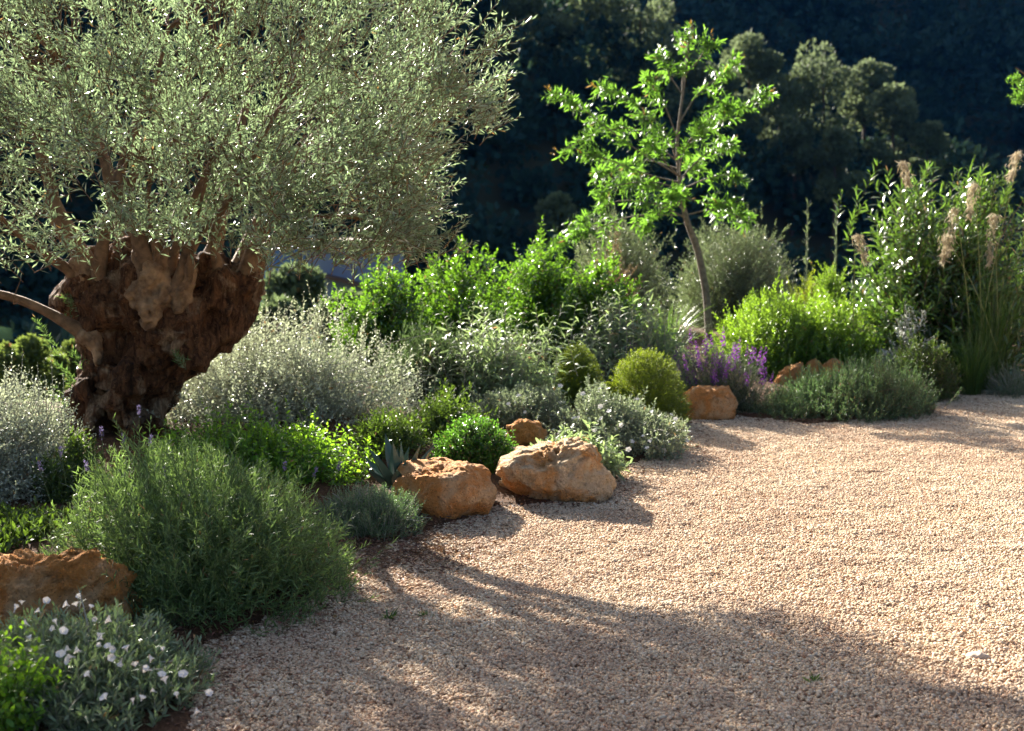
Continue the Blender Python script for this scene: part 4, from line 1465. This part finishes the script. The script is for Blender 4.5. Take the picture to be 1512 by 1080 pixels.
# ------------------------------------------------------------------ young tree
m_ytbark = plain("young_grey_bark", (0.20, 0.165, 0.13), 0.9, (0.11, 0.09, 0.07), 25, 0.4)
TY = 14.0
tp = at(1047, 500, TY)
yt = thing("young_tree", (tp[0], TY, gz(tp[0], TY)), "slender young tree with fresh green drooping leaflets and reddish shoot tips", "tree")
rg = np.random.default_rng(401)
trunk = smoothline([np.array((tp[0] + .02, TY, gz(tp[0], TY) - .05))] + [at(x, y, TY) for x, y in [(1046, 480), (1042, 430), (1030, 370), (1013, 322), (1004, 270), (1000, 210), (1008, 140), (1016, 80), (1018, 52)]], 40)
b = MB()
rad = np.interp(np.linspace(0, 1, 40), [0, .4, .6, 1], [.045, .036, .020, .006])
tubes(b, trunk[None], rad[None], 10)
part("trunk", b, m_ytbark, yt, True)
brs = [((1013, 322), (960, 300), (900, 300), (850, 335), -.2), ((1012, 318), (930, 320), (860, 345), (812, 360), -.5), ((1004, 270), (950, 255), (900, 235), (868, 225), .2), ((1003, 260), (930, 215), (870, 170), (818, 136), -.1),
       ((1002, 240), (940, 190), (880, 195), (830, 222), .4), ((1001, 220), (960, 170), (920, 140), (885, 128), .1), ((1000, 205), (980, 160), (962, 130), (950, 118), -.4), ((1004, 180), (1030, 140), (1065, 110), (1090, 90), .1),
       ((1002, 225), (1050, 190), (1090, 160), (1126, 143), -.2), ((1004, 265), (1040, 230), (1070, 215), (1088, 205), .3), ((1006, 280), (1040, 265), (1065, 260), (1078, 262), -.4), ((1012, 318), (1050, 310), (1085, 315), (1108, 328), .2),
       ((1008, 290), (1035, 300), (1060, 300), (1080, 300), -.5), ((1006, 280), (960, 270), (910, 275), (880, 290), -.6), ((1008, 140), (990, 110), (985, 90), (982, 78), .2), ((1012, 110), (1030, 90), (1038, 75), (1042, 66), -.2),
       ((1003, 250), (985, 215), (965, 200), (940, 180), -.7), ((1002, 230), (1025, 195), (1045, 175), (1060, 160), -.6), ((1005, 275), (1020, 250), (1035, 240), (1050, 235), .7), ((1003, 250), (960, 235), (925, 240), (890, 250), .8),
       ((1008, 150), (1008, 110), (1014, 80), (1018, 48), 0), ((1010, 300), (985, 300), (960, 320), (940, 335), -.7), ((1004, 262), (1000, 235), (1010, 210), (1020, 190), -.9), ((1010, 300), (1000, 290), (985, 285), (975, 290), -.9),
       ((1004, 262), (975, 240), (955, 225), (945, 215), -.9), ((1010, 312), (990, 285), (960, 262), (930, 262), .9)]
lb, rb = MB(), MB()
for (p0, p1, p2, p3, dy) in brs:
    b = MB()
    P = smoothline([at(*p0, TY), at(*p1, TY) + np.array((0, dy * .4, 0)), at(*p2, TY) + np.array((0, dy * .75, 0)), at(*p3, TY) + np.array((0, dy, 0))], 14)
    tubes(b, P[None], np.linspace(.010, .003, 14)[None], 5)
    part("branch", b, m_ytbark, yt, True)
    ln = np.linalg.norm(P[-1] - P[0])
    k = int(8 + ln * 14)
    t = rg.uniform(0.3, 1.0, k)
    t[:2] = 1
    Q = np.stack([np.interp(t, np.linspace(0, 1, 14), P[:, i]) for i in range(3)], 1)
    ax = nrm(P[-1] - P[2])
    d = nrm(ax * .8 + rg.normal(0, .5, (k, 3)) + np.array((0, 0, -.08)))
    ll_ = rg.uniform(.13, .26, k)
    tipp = Q + d * ll_[:, None] * np.where(t[:, None] > .97, .15, .8)
    twigs(lb, rg, tipp, d, ll_, 11, .108, .023, ang=.95, bend=.22, kind='c', curve=.32, sb=rb, srad=.0022, disti=True, tipscale=.75, angtip=.45, roll=.3)
    # reddish new leaves at the tip of the branch
    cb = MB()
    e = P[-1] + ax * .10
    twigs(cb, rg, np.repeat(e[None], 2, 0) + rg.normal(0, .02, (2, 3)), nrm(ax + np.array((0, 0, .4)) + rg.normal(0, .2, (2, 3))), 0.07, 5, .042, .011, ang=.6, kind='c', opposite=True)
    if dy > -.25 and p3[1] < 240:
        part("shoot_tip", cb, m_treetip, yt)
part2("crown", [(lb, m_tree), (rb, m_gstem)], yt)

# ------------------------------------------------------------------ bushes behind, right side group
shrub("grey_bush", 985, 1185, 322, 18.0, "hazy grey green rounded bush behind the young tree's trunk", "shrub", m_greybush, m_stem, 411,
      2600, 0.32, 16, 0.05, 0.013, ry=1.0, ang=.8, up=.5, inner=.5, lump=.16, nst=30, core=.4, zmin=-.1)
shrub("grey_bush", 820, 1010, 300, 17.2, "grey green bush seen through the lower branches of the young tree", "shrub", m_greybush, m_stem, 412,
      1700, 0.32, 16, 0.05, 0.013, ry=.8, ang=.8, up=.6, inner=.45, lump=.26, nst=30, core=.4)
shrub("rusty_bush", 868, 945, 352, 15.6, "small brownish red twiggy bush low behind the sparkling hedge shrub", "shrub", m_rustbush, m_stem, 413,
      420, 0.22, 12, 0.035, 0.011, ry=.3, up=.7, inner=.45, lump=.25, nst=20)
shrub("lime_shrub", 1198, 1258, 378, 15.4, "small upright lime green bush standing above the lime shrub", "shrub", m_lime, m_gstem, 414,
      520, 0.2, 16, 0.045, 0.012, ry=.25, up=.7, inner=.45, lump=.22, nst=14, core=.4)
shrub("yellow_bush", 1150, 1235, 408, 16.2, "low yellowish green bush tucked behind the lime shrub", "shrub", m_heath, m_gstem, 415,
      600, 0.2, 14, 0.04, 0.012, ry=.4, up=.6, inner=.45, lump=.2, nst=14)


def blades(name, px0, px1, Y, ytop, label, cat, mat, seed, n, width=.008, arch=.35, fan=.45, root=None):
    rg = np.random.default_rng(seed)
    c, rx, H = spot(px0, px1, ytop, Y)
    if root is None:
        root = thing(name, c, label, cat)
    b_ = MB()
    a = rg.uniform(0, 2 * PI, n)
    h = H * rg.uniform(.55, 1.05, n)
    lean = rg.uniform(.05, 1, n) ** .8 * fan
    az = np.stack([np.cos(a), np.sin(a) * .8, 0 * a], 1)
    base = c + az * rx * .25 * rg.random((n, 1))
    t = np.linspace(0, 1, 7)
    P = base[:, None] + np.array((0, 0, 1.0)) * (h[:, None] * (t - arch * lean[:, None] * t ** 3))[..., None] + az[:, None] * (rx * lean[:, None] / fan * (t ** 1.8)[None])[..., None]
    side = nrm(np.cross(az, np.array((0, 0, 1.0))) + rg.normal(0, .5, (n, 3)))
    wv = width * (1 - t ** 2 * .95)[None, :, None] * rg.uniform(.6, 1.2, (n, 1, 1))
    V = np.stack([P + side[:, None] * wv / 2, P - side[:, None] * wv / 2], 2)
    T = []
    for i in range(6):
        T += [(2 * i, 2 * i + 1, 2 * i + 3), (2 * i, 2 * i + 3, 2 * i + 2)]
    T = np.array(T)
    b_.add(V.reshape(-1, 3), (T[None] + (np.arange(n) * 14)[:, None, None]).reshape(-1, 3), np.tile(np.repeat(t, 2), n))
    part("blades", b_, mat, root)
    return root, c, rx, H


blades("grass_tuft", 895, 1075, 13.2, 425, "green grass tuft at the foot of the young tree's trunk", "grass", m_grass, 421, 190, .010, .45, .8)

# oleander
ol = shrub("oleander", 1245, 1565, 262, 13.0, "tall dark glossy oleander with long narrow leaves at the picture's right edge", "shrub", m_oleander, m_stem, 431,
           1350, 0.42, 15, 0.14, 0.029, ry=0.9, ang=.75, up=.9, inner=.45, lump=.2, kind='c', curve=.3, srad=.003, nst=60, core=.3, tipscale=.8, freq=2.6,
           lobes=[(-.45, -.1, 0, .52, .9, .98), (.25, .1, 0, .75, 1, 1.0), (-.1, -.35, 0, .6, .6, .8)],
           spk=([[(1245, 285), (1262, 280), (1285, 255), (1300, 240), (1310, 250), (1330, 268), (1275, 300), (1405, 255), (1415, 250), (1430, 262), (1445, 258), (1480, 250), (1395, 270), (1500, 245), (1350, 275), (1258, 330), (1262, 310)], 12.8],
                dict(L=.34, ll=.14, lw=.028, n=12, seed=43, dirv=(-.1, -.1, 1), jit=.3, ang=.7, kind='c', curve=.25)))

# plumed reeds
rd, c, rx, H = blades("plume_reed", 1385, 1560, 12.2, 330, "tall plumed reed grass with feathery buff heads in front of the oleander", "grass", m_grass, 441, 190, .010, .4, .6)
rg = np.random.default_rng(442)


def plume(root, base, tip, droop, ln, nf, sm_=m_straw):
    sb = MB()
    mid = (base + tip) / 2 + np.array((0, 0, .15))
    P = smoothline([base, mid, tip], 16)
    tubes(sb, P[None], np.linspace(.006, .0025, 16)[None], 4)
    part("stalk", sb, sm_, root)
    fb = MB()
    ax = nrm(P[-1] - P[-3]) + np.array((droop * .5, 0, 0))
    t = rg.random(nf) ** .8
    pos = tip + np.stack([droop * .5 * ln * t, 0 * t, ln * (.22 * np.sin(PI * np.minimum(1, t * 1.6)) - t ** 1.4)], 1)
    pos = pos + rg.normal(0, 1, (nf, 3)) * (.024 * np.sin(PI * (0.15 + .8 * t)))[:, None] * np.array((1, 1, .6))
    d = nrm(rg.normal(0, .4, (nf, 3)) + np.array((droop * .6, 0, -1.0)))
    tq = np.linspace(0, .95, 10)
    tubes(fb, (tip + np.stack([droop * .5 * ln * tq, 0 * tq, ln * (.22 * np.sin(PI * np.minimum(1, tq * 1.6)) - tq ** 1.4)], 1))[None], .002)
    leaves(fb, pos, d, rg.normal(size=(nf, 3)), .058 * rg.uniform(.5, 1.3, nf), .0045, .4, .1, 'q', t)
    part("plume", fb, m_plume, root)


c0 = np.array((c[0] + .0, 12.2, c[2]))
for (x, y, dr, ln, Y) in [(1412, 312, -.30, .52, 11.9), (1468, 322, -.12, .58, 11.9), (1330, 242, .75, .26, 12.2), (1262, 350, .9, .30, 12.0), (1506, 228, -.7, .30, 12.0), (1440, 275, -.3, .38, 11.9), (1398, 350, -.2, .30, 11.85)]:
    tip = at(x, y, Y)
    base = c0 + np.array((rg.normal(0, .12), rg.normal(0, .08), 0))
    if x < 1350:
        base = np.array((tip[0] + .15, 12.5, gz(tip[0], 12.5)))
    plume(rd, base, tip, dr, ln * .72, 240)

shrub("felt_leaf_shrub", 1285, 1400, 442, 12.1, "small shrub with white felted leaves catching the sun below the oleander", "shrub", m_whiteleaf, m_greystem, 451,
      130, 0.18, 12, 0.045, 0.017, ry=.3, up=.7, inner=.3, lump=.3, kind='c', nst=16, core=0)
shrub("olive_green_shrub", 1300, 1425, 495, 11.6, "dark yellowish green small leaved shrub below the white felted shrub", "shrub", m_dark, m_stem, 452,
      1100, 0.15, 16, 0.022, 0.010, ry=.35, up=.6, inner=.45, lump=.16, nst=20, core=.4)
blades("grass_tuft", 1380, 1500, 11.9, 455, "dim fine green grass tuft at the base of the plumed reeds", "grass", m_grass, 453, 360, .006, .5, .8)
shrub("grey_thyme", 1440, 1560, 535, 11.9, "low grey twiggy cushion at the right end of the gravel under the reeds", "plant", m_rosem, m_greystem, 454,
      620, 0.14, 18, 0.018, 0.004, ry=.35, up=.5, inner=.4, lump=.2, nst=30)
# tall thin stems against the dark valley
st = thing("dry_stalk", at(1193, 420, 16.5) * np.array((1, 1, 0)) + np.array((0, 0, gz(at(1193, 420, 16.5)[0], 16.5))), "pair of thin hazy upright stalks behind the lime shrub", "plant")
b, fb = MB(), MB()
for x, yt_ in ((1193, 300), (1236, 298)):
    tp_ = at(x, yt_, 16.5)
    bs = np.array((tp_[0] - .02, 16.5, gz(tp_[0], 16.5)))
    P = smoothline([bs, (bs + tp_) / 2 + np.array((.02, 0, 0)), tp_], 10)
    tubes(b, P[None], np.linspace(.014, .006, 10)[None], 5)
    k = 60
    t = rg.uniform(.3, 1, k)
    leaves(fb, bs + (tp_ - bs) * t[:, None], nrm(np.array((0, 0, 1.2)) + rg.normal(0, .5, (k, 3))), rg.normal(size=(k, 3)), .09, .012)
part("stalks", b, m_gstem, st)
part("foliage", fb, m_greybush, st)

# tree at the right edge whose branch tip enters the picture
ct = at(1600, 120, 12.6)
et = thing("edge_tree", (ct[0] + .3, 12.6, gz(ct[0] + .3, 12.6)), "branch tip of a green tree entering at the right edge high over the reeds", "tree")
b = MB()
bs = np.array((ct[0] + .3, 12.6, gz(ct[0] + .3, 12.6)))
P = smoothline([bs - np.array((0, 0, .1)), bs + np.array((.05, 0, 1.2)), bs + np.array((-.05, 0, 2.4)), bs + np.array((0, 0, 3.6))], 14)
tubes(b, P[None], np.linspace(.06, .015, 14)[None], 8)
for q in [(1500, 130), (1560, 60), (1640, 40), (1700, 140), (1580, 170), (1500, 100)]:
    e = at(*q, 12.6)
    tubes(b, smoothline([P[8], (P[8] + e) / 2 + np.array((0, 0, .1)), e], 8)[None], np.linspace(.018, .006, 8)[None], 5)
part("trunk", b, m_stem, et, True)
b = MB()
for (q, r_, k) in [((1506, 140), .10, 26), ((1500, 115), .07, 12), ((1570, 60), .35, 90), ((1650, 30), .5, 130), ((1700, 140), .5, 120), ((1600, 190), .3, 60)]:
    ce = at(*q, 12.6)
    d = nrm(rg.normal(size=(k, 3)))
    twigs(b, rg, ce + d * r_ * rg.random((k, 1)) ** .5, nrm(d + np.array((-.3, 0, .5))), .18, 12, .06, .013, ang=.8, opposite=True)
part("crown", b, m_tree, et)

# ------------------------------------------------------------------ middle distance
wallm = plain("blue_grey_render", (0.20, 0.23, 0.32), 0.9, (0.16, 0.19, 0.27), 1.5)
wallb = plain("annex_blue", (0.10, 0.19, 0.36), 0.7, (0.08, 0.16, 0.32), 2)  # deeper blue than the main wall, used on the annex
roofm = plain("clay_roof", (0.12, 0.07, 0.05), 0.9, (0.09, 0.055, 0.04), 4)


def boxmesh(b, lo, hi):
    lo, hi = np.asarray(lo, float), np.asarray(hi, float)
    V = np.array([(x, y, z) for x in (0, 1) for y in (0, 1) for z in (0, 1)]) * (hi - lo) + lo
    T = [(0, 1, 3), (0, 3, 2), (4, 6, 7), (4, 7, 5), (0, 4, 5), (0, 5, 1), (2, 3, 7), (2, 7, 6), (0, 2, 6), (0, 6, 4), (1, 5, 7), (1, 7, 3)]
    b.add(V, T)


HY = 46.0
h0, h1, hb_ = at(385, 362, HY), at(575, 362, HY), at(500, 470, HY)
hz = float(ground_z(np.array([h0[0]]), np.array([HY]))[0])
house = thing("house", ((h0[0] + h1[0]) / 2, HY, hz), "blue grey house wall in shade glimpsed under the olive crown", "house")
b = MB()
boxmesh(b, (h0[0] + 1.6, HY, hz), (h1[0], HY + 6, h0[2]))
part("wall", b, wallm, house)
b = MB()
boxmesh(b, (h0[0] - .6, HY + .6, hz), (h0[0] + 1.597, HY + 5, h0[2] - .15))
part("annex", b, wallb, house)
b = MB()
boxmesh(b, (h0[0] + 1.4, HY - .25, h0[2] + .003), (h1[0] + .25, HY + 6.2, h0[2] + .18))
part("roof", b, roofm, house)
b = MB()
zz = at(500, 425, HY)[2]
V = []
for dx, dz in ((0, .42), (2.6, -.25)):
    for dy in (-.9, -.003):
        for e in (0, .12):
            V.append((h0[0] + 2.2 + dx, HY + dy, zz + dz + e))
b.add(V, [(0, 1, 3), (0, 3, 2), (4, 6, 7), (4, 7, 5), (0, 4, 5), (0, 5, 1), (2, 3, 7), (2, 7, 6), (0, 2, 6), (0, 6, 4), (1, 5, 7), (1, 7, 3)])
part("porch_roof", b, roofm, house)

m_mid = leafmat("mid_tree_leaf", (0.07, 0.10, 0.05), tr=(0.13, 0.18, 0.07), fac=0.35, rough=0.6, var=0.4)
m_midy = leafmat("young_conifer_leaf", (0.07, 0.11, 0.03), tr=(0.2, 0.27, 0.05), fac=0.4, rough=0.6, var=0.4)


def midtree(name, px, py, rpx, Y, label, mat, seed, group=None, tall=1.0, size=.22, nf=240):
    rng = np.random.default_rng(seed)
    c = at(px, py, Y)
    rr = rpx / F * Y
    z = gz(c[0], Y)
    root = thing(name, (c[0], Y, z), label, "tree", group)
    lb = [(c + nrm(rng.normal(size=3)) * rr * np.array((.5, .5, .5 * tall)), (rr * .5, rr * .5, rr * .5 * tall)) for k in range(7)]
    lb += [(c + np.array((rng.normal(0, rr * .3), rng.normal(0, rr * .3), -rr * tall * k * .7)), (rr * .7, rr * .7, rr * .6)) for k in (.8, 1.5, 2.2)]
    b_ = MB()
    clump_crown(b_, rng, lb, nf, size)
    part("crown", b_, mat, root)
    b_ = MB()
    tubes(b_, smoothline([(c[0], Y, z - .2), (c[0] + .05, Y, (z + c[2]) / 2), tuple(c)], 6)[None], np.linspace(.14, .05, 6)[None], 6)
    part("trunk", b_, m_bark_far, root)


midtree("valley_tree", 437, 430, 42, 34, "grey green round tree standing in front of the blue grey house", m_mid, 501)
midtree("valley_tree", 405, 470, 34, 28, "lower grey green tree beside the olive trunk in front of the house", m_mid, 502)
midtree("valley_tree", 510, 470, 40, 30, "shaded tree below the house wall behind the silver shrub", m_mid, 503)
for i, (x, y, r_, lab) in enumerate([(15, 535, 22, "yellowish young conifer at the picture's edge beyond the silver shrub"), (48, 528, 24, "tallest young conifer beyond the silver shrub and left of the olive trunk"),
                                  (82, 540, 20, "young conifer nearest the olive trunk"), (-20, 530, 24, "young conifer cut by the picture's edge"), (112, 530, 22, "young conifer half hidden by the sprouts on the olive trunk")]):
    midtree("young_conifer", x, y, r_, 25 + i * .7, lab, m_midy, 510 + i, "young conifers below the terrace", 1.5, .10, 260)
forest("valley_scrub", 150, (-45, 45), (52, 92), ground_z, 19, 40, 0.9, 3, 7)

# ------------------------------------------------------------------ small things on the gravel
rg = np.random.default_rng(601)
for x, y, s_, lab in [(575, 915, .05, "small green weed tuft in the gravel beside the lavender"), (628, 910, .03, "tiny weed sprout in the gravel right of the bigger tuft"), (1200, 1006, .035, "flat green weed sprig in the shaded gravel near the bottom edge")]:
    c = gnd(x, y, 0.0)
    root = thing("weed_tuft", c, lab, "weed")
    b = MB()
    k = 34
    d = nrm(np.stack([rg.normal(0, .7, k), rg.normal(0, .7, k), rg.uniform(.3, 1.2, k)], 1))
    leaves(b, c + rg.normal(0, .008, (k, 3)) * np.array((1, 1, 0)), d, rg.normal(size=(k, 3)) + np.array((0, 0, 1)), s_ * rg.uniform(.6, 1.3, k), .006, .3, .1, 'c')
    part("foliage", b, m_grass, root)
for i, (x, y, ln, az_, lab) in enumerate([(1300, 978, .06, .3, "short pale straw lying on the gravel near the pale flat stone"), (905, 800, .03, .1, "tiny dark twig on the sunlit gravel in front of the pale topped boulder"), (690, 1032, .08, .2, "thin dark twig on the shaded gravel at the front"),
                                       (1480, 815, .05, -.7, "thin straw on the sunlit gravel at the right edge"), (610, 866, .06, .1, "dark twig on the gravel between the lavender and the orange ochre boulder"), (1340, 918, .05, -.3, "pale straw on the sunlit gravel above the shadow")]):
    c = gnd(x, y, 0.008)
    root = thing("twig", c, lab, "twig")
    b = MB()
    d = np.array((math.cos(az_), math.sin(az_), 0.05))
    P = smoothline([c - d * ln, c + np.array((0, .006, .004)), c + d * ln], 7)
    tubes(b, P[None], np.array([.002, .0024, .0024, .0022, .002, .0017, .0012])[None], 5)
    part("stem", b, m_stem if i in (1, 2, 4) else m_plume, root)
rock([(1422, 972), (1430, 965), (1450, 963), (1465, 968), (1460, 976), (1435, 977)], float(gnd(1440, 972)[1]), .05, "flat pale stone lying on the gravel near the lower right", plain("pale_pebble", (.46, .37, .28), .8, (.38, .29, .22), 40), 71, .6, None, 3)
# leaf litter along the bed edge: nobody could count it
b = MB()
k = 7800
tt = rg.uniform(3, len(E) - 2.01, k)
i0 = tt.astype(int)
P2 = E[i0] + (E[i0 + 1] - E[i0]) * (tt - i0)[:, None] + rg.normal(0, .15, (k, 2)) * rg.choice([.6, 1, 1.9], (k, 1))
near = rg.random(k) < .35
P2[near] = gnd(590, 815)[:2] + rg.normal(0, 1, (near.sum(), 2)) * np.array((.22, .22))
ng_ = 900
P2[:ng_] = np.stack([rg.uniform(-1.5, 5.5, ng_), rg.uniform(3.2, 11, ng_)], 1)
z = np.maximum(ground_z(P2[:, 0], P2[:, 1]), 0.004) + .008
leaves(b, np.stack([P2[:, 0], P2[:, 1], z], 1), nrm(np.stack([rg.normal(size=k), rg.normal(size=k), rg.normal(0, .2, k)], 1)), rg.normal(0, .4, (k, 3)) + np.array((0, 0, 1)),
       np.where(np.arange(k) < ng_, .5, 1) * .035 * rg.uniform(.4, 1.2, k), np.where(np.arange(k) < ng_, .5, 1) * .009 * rg.uniform(.5, 1.5, k), .2, .15, 'q')
m_litter = leafmat("dry_leaf", (0.17, 0.085, 0.045), tr=(.15, .08, .03), fac=.15, rough=.7, var=.6)
o = link("leaf_litter", b.mesh("leaf_litter"), m_litter)
o["kind"] = "stuff"

# ------------------------------------------------------------------ the air over the valley
b = MB()
boxmesh(b, (-420, -30, -52), (420, 520, 128))
hm, t, out = newmat("haze")
pv = t.nodes.new("ShaderNodeVolumePrincipled")
pv.inputs["Color"].default_value = (0.06, 0.32, 1.0, 1)
pv.inputs["Density"].default_value = 0.000035
pv.inputs["Anisotropy"].default_value = 0.0
t.links.new(pv.outputs[0], out.inputs["Volume"])
hz_ = link("haze", b.mesh("haze"), hm)
hz_["kind"] = "stuff"
